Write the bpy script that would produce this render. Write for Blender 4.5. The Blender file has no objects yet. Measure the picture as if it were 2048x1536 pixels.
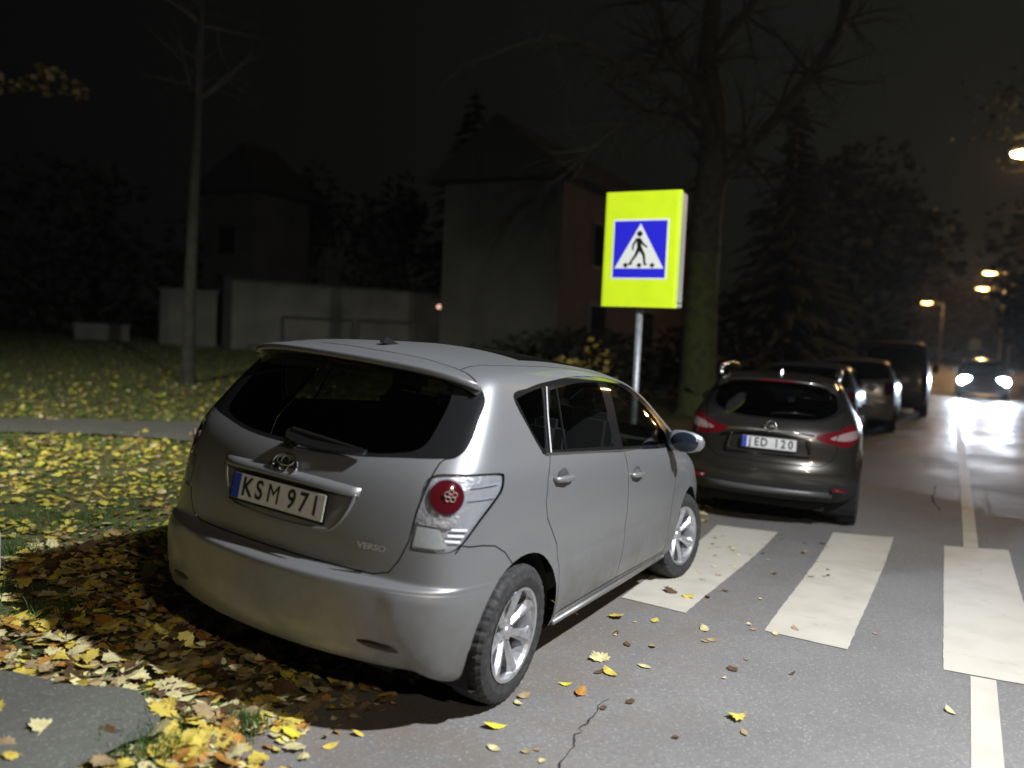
import bpy, bmesh, math, random
from mathutils import Vector, Matrix, Quaternion
import numpy as np
PI = math.pi
C = bpy.context.scene.collection
random.seed(7)

# ------------------------------------------------------------------ materials
MATS = {}
def mat(name, color, rough=.5, metal=0., coat=0., spec=.5, emit=None, estr=0., noise=None, bump=None, trans=0., ior=1.45):
    if name in MATS: return MATS[name]
    m = bpy.data.materials.new(name); m.use_nodes = True
    b = m.node_tree.nodes['Principled BSDF']; N = m.node_tree.nodes; L = m.node_tree.links
    b.inputs['Base Color'].default_value = (*color, 1)
    b.inputs['Roughness'].default_value = rough; b.inputs['Metallic'].default_value = metal
    b.inputs['Coat Weight'].default_value = coat; b.inputs['Coat Roughness'].default_value = .06
    b.inputs['Specular IOR Level'].default_value = spec; b.inputs['IOR'].default_value = ior
    b.inputs['Transmission Weight'].default_value = trans
    if emit:
        b.inputs['Emission Color'].default_value = (*emit, 1); b.inputs['Emission Strength'].default_value = estr
    if noise:       # (scale, color2, lo, hi)
        tc = N.new('ShaderNodeTexCoord'); n = N.new('ShaderNodeTexNoise'); n.inputs['Scale'].default_value = noise[0]; n.inputs['Detail'].default_value = 6
        r = N.new('ShaderNodeMapRange'); r.inputs['From Min'].default_value = noise[2]; r.inputs['From Max'].default_value = noise[3]
        mx = N.new('ShaderNodeMix'); mx.data_type = 'RGBA'
        mx.inputs[6].default_value = (*color, 1); mx.inputs[7].default_value = (*noise[1], 1)
        L.new(tc.outputs['Object'], n.inputs['Vector']); L.new(n.outputs['Fac'], r.inputs['Value']); L.new(r.outputs['Result'], mx.inputs[0]); L.new(mx.outputs[2], b.inputs['Base Color'])
    if bump:        # (scale, strength, distance)
        tc = N.new('ShaderNodeTexCoord'); n = N.new('ShaderNodeTexNoise'); n.inputs['Scale'].default_value = bump[0]; n.inputs['Detail'].default_value = 5
        bp = N.new('ShaderNodeBump'); bp.inputs['Strength'].default_value = bump[1]; bp.inputs['Distance'].default_value = bump[2]
        L.new(tc.outputs['Object'], n.inputs['Vector']); L.new(n.outputs['Fac'], bp.inputs['Height']); L.new(bp.outputs['Normal'], b.inputs['Normal'])
    MATS[name] = m
    return m

def paint(name, color, metal=.55, rough=.38, dirt=(.16, .14, .10), dirt_amt=.35, coat=.8):
    """metallic car paint, a film of road dirt on the lower body, dark on its inner face"""
    m = bpy.data.materials.new(name); m.use_nodes = True
    N = m.node_tree.nodes; L = m.node_tree.links; b = N['Principled BSDF']
    b.inputs['Metallic'].default_value = metal; b.inputs['Coat Weight'].default_value = coat; b.inputs['Coat Roughness'].default_value = .10
    tc = N.new('ShaderNodeTexCoord'); n = N.new('ShaderNodeTexNoise'); n.inputs['Scale'].default_value = 5; n.inputs['Detail'].default_value = 8; n.inputs['Roughness'].default_value = .7
    L.new(tc.outputs['Object'], n.inputs['Vector'])
    sx = N.new('ShaderNodeSeparateXYZ'); L.new(tc.outputs['Object'], sx.inputs[0])
    zr = N.new('ShaderNodeMapRange'); zr.inputs['From Min'].default_value = .75; zr.inputs['From Max'].default_value = .2; L.new(sx.outputs['Z'], zr.inputs['Value'])
    nr = N.new('ShaderNodeMapRange'); nr.inputs['From Min'].default_value = .35; nr.inputs['From Max'].default_value = .7; L.new(n.outputs['Fac'], nr.inputs['Value'])
    mu = N.new('ShaderNodeMath'); mu.operation = 'MULTIPLY'; L.new(zr.outputs[0], mu.inputs[0]); L.new(nr.outputs[0], mu.inputs[1])
    m2 = N.new('ShaderNodeMath'); m2.operation = 'MULTIPLY'; L.new(mu.outputs[0], m2.inputs[0]); m2.inputs[1].default_value = dirt_amt
    mx = N.new('ShaderNodeMix'); mx.data_type = 'RGBA'; L.new(m2.outputs[0], mx.inputs[0]); mx.inputs[6].default_value = (*color, 1); mx.inputs[7].default_value = (*dirt, 1)
    L.new(mx.outputs[2], b.inputs['Base Color'])
    rr = N.new('ShaderNodeMapRange'); rr.inputs['To Min'].default_value = rough; rr.inputs['To Max'].default_value = min(1, rough + .3); L.new(m2.outputs[0], rr.inputs['Value']); L.new(rr.outputs[0], b.inputs['Roughness'])
    g = N.new('ShaderNodeNewGeometry'); dk = N.new('ShaderNodeBsdfDiffuse'); dk.inputs['Color'].default_value = (.015, .015, .016, 1)
    ms = N.new('ShaderNodeMixShader'); L.new(g.outputs['Backfacing'], ms.inputs[0]); L.new(b.outputs[0], ms.inputs[1]); L.new(dk.outputs[0], ms.inputs[2])
    L.new(ms.outputs[0], N['Material Output'].inputs['Surface'])
    return m

def glassmat(name, tint, refl_rough=.02, dark=.0):
    """thin tinted pane: transparent tint under a fresnel gloss"""
    m = bpy.data.materials.new(name); m.use_nodes = True
    N = m.node_tree.nodes; L = m.node_tree.links; N.remove(N['Principled BSDF'])
    t = N.new('ShaderNodeBsdfTransparent'); t.inputs['Color'].default_value = (*tint, 1)
    gl = N.new('ShaderNodeBsdfGlossy'); gl.inputs['Roughness'].default_value = refl_rough
    lw = N.new('ShaderNodeLayerWeight'); lw.inputs['Blend'].default_value = .5     # same reflectance from both sides of the pane
    pw = N.new('ShaderNodeMath'); pw.operation = 'POWER'; L.new(lw.outputs['Facing'], pw.inputs[0]); pw.inputs[1].default_value = 5
    fr = N.new('ShaderNodeMath'); fr.operation = 'MULTIPLY_ADD'; L.new(pw.outputs[0], fr.inputs[0]); fr.inputs[1].default_value = .92; fr.inputs[2].default_value = .06
    ms = N.new('ShaderNodeMixShader'); L.new(fr.outputs[0], ms.inputs[0]); L.new(t.outputs[0], ms.inputs[1]); L.new(gl.outputs[0], ms.inputs[2])
    L.new(ms.outputs[0], N['Material Output'].inputs['Surface'])
    return m

# ------------------------------------------------------------------ object helpers
def link(name, me, m=None, parent=None, smooth=False):
    o = bpy.data.objects.new(name, me); C.objects.link(o)
    if m is not None:
        for mm in (m if isinstance(m, (list, tuple)) else [m]): me.materials.append(mm)
    if parent is not None: o.parent = parent
    if smooth:
        me.polygons.foreach_set('use_smooth', [True] * len(me.polygons))
    return o
def obj(name, bm, m, parent=None, smooth=False):
    me = bpy.data.meshes.new(name); bm.normal_update(); bm.to_mesh(me); bm.free()
    return link(name, me, m, parent, smooth)
def empty(name, label, cat, loc=(0, 0, 0), rotz=0, group=None, matrix=None):
    o = bpy.data.objects.new(name, None); C.objects.link(o); o.empty_display_size = .2
    if matrix is not None: o.matrix_world = matrix
    else: o.location = loc; o.rotation_euler = (0, 0, rotz)
    return tag(o, label, cat, group)
def tag(o, label=None, cat=None, group=None, kind=None):
    if label: o['label'] = label
    if cat: o['category'] = cat
    if group: o['group'] = group
    if kind: o['kind'] = kind
    return o
def pydata(name, v, f, m=None, parent=None, smooth=False):
    me = bpy.data.meshes.new(name); me.from_pydata([tuple(a) for a in v], [], f); me.update()
    return link(name, me, m, parent, smooth)

def box(bm, c, s, rot=None, bev=0):
    r = bmesh.ops.create_cube(bm, size=1)
    vs = r['verts']
    for v in vs: v.co = Vector((v.co.x * s[0], v.co.y * s[1], v.co.z * s[2]))
    if bev:
        es = list({e for v in vs for e in v.link_edges})
        rr = bmesh.ops.bevel(bm, geom=es, offset=bev, segments=2, affect='EDGES')
        vs = list({v for f in rr['faces'] for v in f.verts} | {v for v in vs if v.is_valid})
    for v in vs:
        if rot is not None: v.co = rot @ v.co
        v.co += Vector(c)
    return vs
def tube(bm, pts, rads, seg=8, cap=True):
    pts = [Vector(q) for q in pts]
    if not isinstance(rads, (list, tuple)): rads = [rads] * len(pts)
    rings = []; prev = None
    for i, q in enumerate(pts):
        d = (pts[min(i + 1, len(pts) - 1)] - pts[max(i - 1, 0)]).normalized()
        if prev is None:
            a = Vector((0, 0, 1)) if abs(d.z) < .9 else Vector((1, 0, 0))
            u = d.cross(a).normalized()
        else:
            u = (prev - d * prev.dot(d)).normalized()
        prev = u; w = d.cross(u)
        rings.append([bm.verts.new(q + (u * math.cos(2 * PI * k / seg) + w * math.sin(2 * PI * k / seg)) * rads[i]) for k in range(seg)])
    for a, b in zip(rings, rings[1:]):
        for k in range(seg): bm.faces.new((a[k], a[(k + 1) % seg], b[(k + 1) % seg], b[k]))
    if cap:
        bm.faces.new(rings[0][::-1]); bm.faces.new(rings[-1])
def lathe(bm, prof, seg=32, axis='y', c=(0, 0, 0), closed=False):
    """profile (radius, offset along axis)"""
    rings = []
    for (r, h) in prof:
        ring = []
        for k in range(seg):
            a = 2 * PI * k / seg
            if axis == 'y': co = (r * math.cos(a), h, r * math.sin(a))
            elif axis == 'z': co = (r * math.cos(a), r * math.sin(a), h)
            else: co = (h, r * math.cos(a), r * math.sin(a))
            ring.append(bm.verts.new(Vector(co) + Vector(c)))
        rings.append(ring)
    n = len(rings)
    for i in range(n if closed else n - 1):
        a, b = rings[i], rings[(i + 1) % n]
        for k in range(seg): bm.faces.new((a[k], b[k], b[(k + 1) % seg], a[(k + 1) % seg]))
    return rings
def prism(bm, poly, h0, h1, axis=2, M=None):
    """2-D outline extruded along an axis between h0 and h1"""
    def P(a, b, h):
        co = [0, 0, 0]; ax = [i for i in range(3) if i != axis]; co[ax[0]] = a; co[ax[1]] = b; co[axis] = h
        v = Vector(co); return M @ v if M is not None else v
    lo = [bm.verts.new(P(a, b, h0)) for a, b in poly]; hi = [bm.verts.new(P(a, b, h1)) for a, b in poly]
    n = len(poly)
    bm.faces.new(lo[::-1]); bm.faces.new(hi)
    for i in range(n): bm.faces.new((lo[i], lo[(i + 1) % n], hi[(i + 1) % n], hi[i]))
def text_mesh(s, size, depth=.001, bold=.0):
    cu = bpy.data.curves.new('t', 'FONT'); cu.body = s; cu.size = size; cu.extrude = depth; cu.align_x = 'CENTER'; cu.align_y = 'CENTER'; cu.offset = bold
    o = bpy.data.objects.new('t', cu); C.objects.link(o)
    dg = bpy.context.evaluated_depsgraph_get(); dg.update()
    me = bpy.data.meshes.new_from_object(o.evaluated_get(dg))
    bpy.data.objects.remove(o); bpy.data.curves.remove(cu)
    return me

# ------------------------------------------------------------------ car surface: a subdivided cage that outlines are cut out of
def ss(x, a, b):
    t = max(0., min(1., (x - a) / (b - a))); return t * t * (3 - 2 * t)
TC = [-1, -.72, -.36, 0, .36, .72, 1]
SC = [0, .07, .16, .28, .40, .52, .64, .75, .85, .93, 1]
def cage(levels, roof, level):
    """levels: (z_rear, z_front, x_rear_mid, half_w_rear, x_rear_corner, half_w_mid, x_front_mid, half_w_front, x_front_corner)"""
    V = {}; verts = []; faces = []
    def side_pt(L, s, sg):
        z0, z1, xr, hr, xc, hm, xf, hf, xfc = L
        y = hm
        if s < .2: y = hr + (hm - hr) * math.sin(PI / 2 * s / .2)
        if s > .72: y = hf + (hm - hf) * math.cos(PI / 2 * (s - .72) / .28)
        return Vector((xc + (xfc - xc) * s, sg * y, z0 + (z1 - z0) * ss(s, .45, 1)))
    def end_pt(L, t, front):
        z0, z1, xr, hr, xc, hm, xf, hf, xfc = L
        if front: return Vector((xfc + (xf - xfc) * (1 - t * t), hf * t, z1))
        return Vector((xc + (xr - xc) * (1 - abs(t) ** 2.4), hr * t, z0))
    nk, nt, ns = len(levels), len(TC), len(SC)
    def vid(k, key):        # key: ('r',j) ('f',j) ('s',i,sg)
        if key[0] == 's' and key[1] == 0: key = ('r', nt - 1 if key[2] > 0 else 0)
        if key[0] == 's' and key[1] == ns - 1: key = ('f', nt - 1 if key[2] > 0 else 0)
        kk = (k, key)
        if kk not in V:
            L = levels[k]
            co = side_pt(L, SC[key[1]], key[2]) if key[0] == 's' else end_pt(L, TC[key[1]], key[0] == 'f')
            V[kk] = len(verts); verts.append(co)
        return V[kk]
    loop = [('r', j) for j in range(nt)] + [('s', i, 1) for i in range(1, ns - 1)] + [('f', j) for j in range(nt - 1, -1, -1)] + [('s', i, -1) for i in range(ns - 2, 0, -1)]
    for k in range(nk - 1):
        for a, b in zip(loop, loop[1:] + loop[:1]):
            faces.append((vid(k, b), vid(k, a), vid(k + 1, a), vid(k + 1, b)))
    L = levels[-1]; crown, arch = roof
    def rid(i, j):
        if i == 0: return vid(nk - 1, ('r', j))
        if i == ns - 1: return vid(nk - 1, ('f', j))
        if j == 0 or j == nt - 1: return vid(nk - 1, ('s', i, 1 if j else -1))
        kk = ('roof', i, j)
        if kk not in V:
            s, t = SC[i], TC[j]
            a = side_pt(L, s, 1); w = 1 - t * t
            x = a.x + (L[2] - L[4]) * w * (1 - s) + (L[6] - L[8]) * w * s
            V[kk] = len(verts); verts.append(Vector((x, a.y * t, a.z + crown * (1 - abs(t) ** 2.5) + arch * math.sin(PI * min(1, s * 1.0)) * w)))
        return V[kk]
    for i in range(ns - 1):
        for j in range(nt - 1):
            faces.append((rid(i, j), rid(i + 1, j), rid(i + 1, j + 1), rid(i, j + 1)))
    me = bpy.data.meshes.new('cage'); me.from_pydata(verts, [], faces)
    o = bpy.data.objects.new('cage', me); C.objects.link(o)
    md = o.modifiers.new('s', 'SUBSURF'); md.levels = level; md.render_levels = level; md.boundary_smooth = 'PRESERVE_CORNERS'
    dg = bpy.context.evaluated_depsgraph_get(); dg.update()
    me2 = bpy.data.meshes.new_from_object(o.evaluated_get(dg))
    bpy.data.objects.remove(o); bpy.data.meshes.remove(me)
    return me2
def to_polys(me, disp=None):
    n = len(me.vertices); co = np.zeros(n * 3); me.vertices.foreach_get('co', co); co = co.reshape(-1, 3)
    if disp:
        for i in range(n): co[i] = disp(*co[i])
        me.vertices.foreach_set('co', co.ravel()); me.update()
    no = np.array([tuple(v.vector) for v in me.vertex_normals])
    d = np.hstack([co, no])
    # orient outwards
    P = [[d[i] for i in f.vertices] for f in me.polygons]
    bpy.data.meshes.remove(me)
    return P
def split(poly, ia, ib, px, py, nx, ny):
    s = [(v[ia] - px) * nx + (v[ib] - py) * ny for v in poly]
    if min(s) >= -1e-7: return poly, None
    if max(s) <= 1e-7: return None, poly
    A, B = [], []; n = len(poly)
    for i in range(n):
        v, w, a, b = poly[i], poly[(i + 1) % n], s[i], s[(i + 1) % n]
        if a >= 0: A.append(v)
        if a <= 0: B.append(v)
        if (a > 0 and b < 0) or (a < 0 and b > 0):
            t = a / (a - b); q = v + (w - v) * t; A.append(q); B.append(q)
    return (A if len(A) > 2 else None), (B if len(B) > 2 else None)
def inside(pt, out):
    x, y = pt; c = False; n = len(out); j = n - 1
    for i in range(n):
        xi, yi = out[i]; xj, yj = out[j]
        if (yi > y) != (yj > y) and x < (xj - xi) * (y - yi) / (yj - yi) + xi: c = not c
        j = i
    return c
def cut(polys, out, axes, filt):
    """split the surface along a closed outline drawn in two axes; returns (inside, outside)"""
    ia, ib = axes; xs = [a for a, b in out]; ys = [b for a, b in out]; x0, x1, y0, y1 = min(xs), max(xs), min(ys), max(ys)
    E = [(out[i], out[(i + 1) % len(out)]) for i in range(len(out))]
    I, O = [], []
    for poly in polys:
        a0 = min(v[ia] for v in poly); a1 = max(v[ia] for v in poly); b0 = min(v[ib] for v in poly); b1 = max(v[ib] for v in poly)
        if a1 < x0 or a0 > x1 or b1 < y0 or b0 > y1 or not filt(sum(poly) / len(poly)): O.append(poly); continue
        fr = [poly]
        for (p, q) in E:
            if max(p[0], q[0]) < a0 or min(p[0], q[0]) > a1 or max(p[1], q[1]) < b0 or min(p[1], q[1]) > b1: continue
            nx, ny = -(q[1] - p[1]), q[0] - p[0]; l = math.hypot(nx, ny)
            if l < 1e-9: continue
            nx /= l; ny /= l; nf = []
            for f in fr:
                A, B = split(f, ia, ib, p[0], p[1], nx, ny)
                if A: nf.append(A)
                if B: nf.append(B)
            fr = nf
        for f in fr:
            c = sum(f) / len(f)
            (I if inside((c[ia], c[ib]), out) else O).append(f)
    return I, O
def surf(name, polys, m, parent, inset=0., thick=0.):
    """link cut-out polygons as one smooth mesh with the normals of the whole body"""
    key = {}; vs = []; ns = []; fs = []
    for poly in polys:
        f = []
        for v in poly:
            k = (round(v[0], 5), round(v[1], 5), round(v[2], 5))
            if k not in key:
                key[k] = len(vs); nn = v[3:6]; nn = nn / (np.linalg.norm(nn) + 1e-9)
                vs.append(v[:3] - nn * inset); ns.append(nn)
            f.append(key[k])
        g = []
        for i in f:
            if not g or g[-1] != i: g.append(i)
        if len(g) > 1 and g[0] == g[-1]: g.pop()
        if len(set(g)) > 2 and len(set(g)) == len(g): fs.append(g)
    me = bpy.data.meshes.new(name); me.from_pydata([tuple(v) for v in vs], [], fs); me.update()
    me.polygons.foreach_set('use_smooth', [True] * len(me.polygons))
    if fs: me.normals_split_custom_set_from_vertices([tuple(n) for n in ns])
    return link(name, me, m, parent)
def strip(path, w, closed=False):
    """outline of a thin band along a path"""
    P = [Vector(q) for q in path]; n = len(P); L, R_ = [], []
    for i in range(n):
        a = P[(i - 1) % n] if (closed or i > 0) else P[i]; b = P[(i + 1) % n] if (closed or i < n - 1) else P[i]
        d = (b - a).normalized(); nn = Vector((-d.y, d.x)) * w / 2
        L.append(P[i] + nn); R_.append(P[i] - nn)
    if closed: L.append(L[0]); R_.append(R_[0])
    return [tuple(q) for q in L] + [tuple(q) for q in R_[::-1]]
def smooth_outline(pts, n=4, closed=True):
    """Catmull-Rom through the points; a point given with a third value 1 stays a corner"""
    m = len(pts); out = []
    for i in range(m if closed else m - 1):
        p1, p2 = pts[i], pts[(i + 1) % m]; p0 = pts[(i - 1) % m] if (closed or i > 0) else p1; p3 = pts[(i + 2) % m] if (closed or i + 2 < m) else p2
        if len(p1) > 2: p0 = p1
        if len(p2) > 2: p3 = p2
        for k in range(n):
            t = k / n
            out.append(tuple(.5 * (2 * p1[a] + (p2[a] - p0[a]) * t + (2 * p0[a] - 5 * p1[a] + 4 * p2[a] - p3[a]) * t * t + (3 * p1[a] - p0[a] - 3 * p2[a] + p3[a]) * t ** 3) for a in (0, 1)))
    if not closed: out.append(tuple(pts[-1][:2]))
    return out
def circle2(cx, cy, r, n=48): return [(cx + r * math.cos(2 * PI * k / n), cy + r * math.sin(2 * PI * k / n)) for k in range(n)]
# ------------------------------------------------------------------ camera
def cam_axes(yaw, pitch, roll):
    cy, sy, cp, sp = math.cos(yaw), math.sin(yaw), math.cos(pitch), math.sin(pitch)
    f = Vector((cy * cp, sy * cp, -sp)); r = Vector((sy, -cy, 0)); u = r.cross(f)
    return f, r * math.cos(roll) + u * math.sin(roll), u * math.cos(roll) - r * math.sin(roll)
F_, R_, U_ = cam_axes(.479486, .0603056, .0449818)
CAM = Vector((-3.308775, -2.560332, 1.692474))
cd = bpy.data.cameras.new('camera'); cam = bpy.data.objects.new('camera', cd); C.objects.link(cam)
cam.matrix_world = Matrix(((R_.x, U_.x, -F_.x, CAM.x), (R_.y, U_.y, -F_.y, CAM.y), (R_.z, U_.z, -F_.z, CAM.z), (0, 0, 0, 1)))
cd.sensor_width = 36; cd.lens = 1654.018 / 2048 * 36; cd.clip_end = 2000; cd.clip_start = .05
bpy.context.scene.camera = cam
# pose of the near car: left wheels up on the verge
CAR_M = Matrix(((.9994093, .00273989, .03425696, .0023974), (0, .99681682, -.07972591, -.00278528), (-.03436636, .07967881, .99622801, .06971896), (0, 0, 0, 1)))
HERO = [
 (.245,.22,-.62,.78,-.46,.82,3.34,.62,3.16),
 (.262,.235,-.70,.80,-.50,.875,3.46,.70,3.26),
 (.36,.32,-.745,.82,-.535,.895,3.64,.76,3.40),
 (.50,.46,-.765,.83,-.55,.90,3.72,.78,3.46),
 (.585,.56,-.775,.83,-.55,.895,3.72,.78,3.46),
 (.606,.60,-.774,.83,-.55,.892,3.72,.78,3.45),
 (.618,.63,-.762,.83,-.548,.89,3.71,.78,3.44),
 (.624,.64,-.690,.828,-.545,.89,3.70,.78,3.43),
 (.630,.66,-.668,.825,-.542,.89,3.68,.78,3.42),
 (.67,.68,-.668,.82,-.54,.89,3.66,.78,3.40),
 (.80,.74,-.68,.81,-.53,.89,3.62,.77,3.36),
 (.98,.86,-.66,.80,-.50,.878,3.50,.76,3.26),
 (1.075,.98,-.62,.79,-.46,.852,3.20,.70,2.98),
 (1.14,1.06,-.575,.775,-.41,.82,3.02,.72,2.84),
 (1.28,1.20,-.46,.74,-.30,.76,2.72,.68,2.52),
 (1.42,1.36,-.33,.69,-.18,.695,2.36,.64,2.16),
 (1.49,1.46,-.26,.655,-.11,.645,2.04,.60,1.84),
]
def hero_disp(x, y, z):
    # soft flares over the wheel arches and a feature line below the windows
    for wx in (0, 2.78):
        d = math.hypot(x - wx, z - .32)
        if abs(y) > .6 and z > .2: y += math.copysign(.016 * math.exp(-((d - .37) / .07) ** 2), y)
    if x < -.3 and .2 < z < .60:     # raised corner panels of the bumper
        yc = .585 + (.58 - z) * .16 + max(0, .42 - z) * .45
        x -= .013 * ss(abs(y), yc - .012, yc + .03) * ss(z, .62, .56)
    if z < .42: z -= .045 * ss(abs(y), .66, .82) * (1 - ss(x, .0, .5)) * (.42 - z) / .16
    return (x, y, z)
me = cage(HERO, (.055, .03), 3)
P = to_polys(me, hero_disp)
# ------------------------------------------------------------------ car parts
def mk_tyre_mats():
    global RUB, ALLOY, DARKM, TRIM, CHROME, SEAM, UNDER
    RUB = mat('tyre_rubber', (.022, .022, .023), .8, noise=(30, (.05, .048, .045), .45, .7), bump=(60, .3, .002))
    ALLOY = mat('wheel_alloy', (.62, .63, .66), .32, .85, noise=(25, (.45, .43, .42), .5, .75))
    DARKM = mat('dark_metal', (.03, .03, .03), .6, .3)
    TRIM = mat('black_trim', (.010, .010, .011), .16, 0, .5)
    CHROME = mat('chrome', (.8, .8, .8), .08, 1.)
    SEAM = mat('panel_gap', (.004, .004, .004), .9)
    UNDER = mat('underbody', (.01, .01, .01), .95)
mk_tyre_mats()
SEATM = mat('seat_fabric', (.035, .035, .038), .9)
PLATEW = mat('plate_white', (.62, .63, .62), .42, noise=(40, (.5, .5, .48), .5, .8))
PLATEB = mat('plate_blue', (.03, .06, .42), .4)
INK = mat('plate_ink', (.02, .02, .02), .5)
REDL = mat('red_lens', (.060, .004, .007), .10, 0, 1.)
REDG = mat('bright_red_lens', (.12, .004, .009), .15, 0, 1.)
CLEARL = glassmat('clear_lens', (.93, .94, .95))
REFL = mat('lamp_reflector', (.56, .56, .60), .30, .62, 0, .6, bump=(16, .7, .02))
FROST = mat('frosted_lens', (.34, .35, .345), .4, bump=(60, .3, .004))
GLASS = glassmat('tinted_glass', (.50, .54, .52))
PRIV = glassmat('dark_tinted_glass', (.16, .17, .175))
FOGR = mat('reflector_recess', (.03, .02, .02), .4)
AMB = mat('amber_lens', (.7, .25, .03), .2, 0, 1.)

def wheel(parent, x, y, r, rim_r, sg, steer=0, spokes=7, width=.205, z=None, detail=True, name='wheel'):
    z = r if z is None else z
    w = bpy.data.objects.new(name, None); C.objects.link(w); w.parent = parent; w.location = (x, y, z); w.rotation_euler = (0, random.uniform(0, 6), steer)
    w.rotation_mode = 'ZXY'; w.empty_display_size = .1
    h = width / 2; o = sg
    bm = bmesh.new(); seg = 120 if detail else 24
    pr = [(rim_r - .012, -h * .72), (rim_r + .004, -h * .9), (rim_r + .05, -h * 1.02), (r - .045, -h), (r - .016, -h * .93), (r - .003, -h * .74), (r, -h * .4), (r, 0), (r, h * .4), (r - .003, h * .74), (r - .016, h * .93), (r - .045, h), (rim_r + .05, h * 1.02), (rim_r + .004, h * .9), (rim_r - .012, h * .72)]
    rings = lathe(bm, pr, seg)
    if detail:      # tread blocks on both shoulders
        for ri in (4, 5, 9, 10):
            for k, v in enumerate(rings[ri]):
                if k % 3 == 0:
                    d = Vector((v.co.x, 0, v.co.z)).normalized() * .006; v.co -= d
    obj('tyre', bm, RUB, w, smooth=not detail)
    if detail:
        for p_ in w.children[0].data.polygons: p_.use_smooth = False
    # rim barrel, lip, spokes
    bm = bmesh.new()
    lathe(bm, [(rim_r - .002, o * h * .9), (rim_r + .006, o * h * .96), (rim_r - .008, o * h * .93), (rim_r - .016, o * h * .75), (rim_r - .03, o * h * .2), (rim_r - .035, -o * h * .6)], 48)
    lathe(bm, [(.0, o * h * .62), (.028, o * h * .62), (.036, o * h * .54), (.06, o * h * .50), (.062, o * h * .30)], 24)
    for k in range(spokes):
        a = 2 * PI * k / spokes; ca, sa = math.cos(a), math.sin(a)
        def pt(rad, tang, yy): return bm.verts.new((rad * ca - tang * sa, yy, rad * sa + tang * ca))
        rr = [.045, .10, .155, rim_r - .012]; ww = [.020, .021, .030, .052]; yy = [.50, .62, .74, .80]
        prev = None
        for q in range(4):
            yo = o * h * yy[q]
            ring = [pt(rr[q], -ww[q], yo - o * .012), pt(rr[q], -ww[q] * .35, yo + o * .006), pt(rr[q], ww[q] * .35, yo + o * .006), pt(rr[q], ww[q], yo - o * .012), pt(rr[q], ww[q] * .8, yo - o * .04), pt(rr[q], -ww[q] * .8, yo - o * .04)]
            if prev:
                for e in range(6): bm.faces.new((prev[e], prev[(e + 1) % 6], ring[(e + 1) % 6], ring[e]))
            prev = ring
    bmesh.ops.recalc_face_normals(bm, faces=bm.faces)
    if detail:
        for k in range(5):
            a = 2 * PI * k / 5 + .3; lathe(bm, [(0, o * h * .54), (.008, o * h * .54), (.009, o * h * .45)], 10, c=(.045 * math.cos(a), 0, .045 * math.sin(a)))
    obj('rim', bm, ALLOY, w, smooth=False)
    bm = bmesh.new(); lathe(bm, [(0, o * h * .1), (.125, o * h * .1), (.13, o * h * .02), (0, o * h * .02)], 32)
    obj('brake_disc', bm, mat('brake_steel', (.25, .24, .23), .4, .8), w)
    return w

def plate(parent, M, chars, detail=True):
    """licence plate: local x to the right, y up, z out"""
    bm = bmesh.new(); box(bm, (0, 0, -.004), (.545, .128, .008), bev=.003)
    fr = obj('plate_holder', bm, mat('plate_holder_black', (.012, .012, .012), .35), parent); fr.matrix_local = M
    bm = bmesh.new(); box(bm, (0, .004, .002), (.52, .112, .004), bev=.0015); pl = obj('licence_plate', bm, PLATEW, fr)
    bm = bmesh.new(); box(bm, (-.237, .004, .0052), (.042, .108, .0015)); obj('blue_band', bm, PLATEB, pl)
    for s, x in chars:
        me = text_mesh(s, .128, .0008, 0 if s == 'M' else .0026)
        for v in me.vertices: v.co = (v.co.x * .74 + x, v.co.y * .90 + .003, v.co.z + .0052)
        link('characters', me, INK, pl)
    return fr, pl

def frame(pos, right, up):
    r = Vector(right).normalized(); u = Vector(up).normalized(); n = r.cross(u).normalized(); u = n.cross(r)
    return Matrix(((r.x, u.x, n.x, pos[0]), (r.y, u.y, n.y, pos[1]), (r.z, u.z, n.z, pos[2]), (0, 0, 0, 1)))

def seats(parent, xs, hw=.36, zseat=.55, m=None):
    for (x, ys) in xs:
        for y in ys:
            bm = bmesh.new()
            box(bm, (x, y, zseat), (.5, .48, .16), bev=.05)
            box(bm, (x - .30, y, zseat + .34), (.14, .46, .62), Matrix.Rotation(-.18, 3, 'Y'), bev=.05) if False else box(bm, (x - .27, y, zseat + .32), (.13, .46, .60), bev=.05)
            box(bm, (x - .31, y, zseat + .72), (.09, .26, .17), bev=.04)
            tube(bm, [(x - .30, y - .06, zseat + .55), (x - .31, y - .06, zseat + .68)], .007, 6); tube(bm, [(x - .30, y + .06, zseat + .55), (x - .31, y + .06, zseat + .68)], .007, 6)
            obj('seat', bm, m or SEATM, parent)

def add_u(P): return [[np.append(v[:6], v[0] + abs(v[1])) for v in p] for p in P]
def sym(half):      # outline given for y>=0 from the bottom middle round to the top middle, as (y,z)
    return half + [(-a, b) for a, b in half[::-1] if a > 1e-6]

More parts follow.
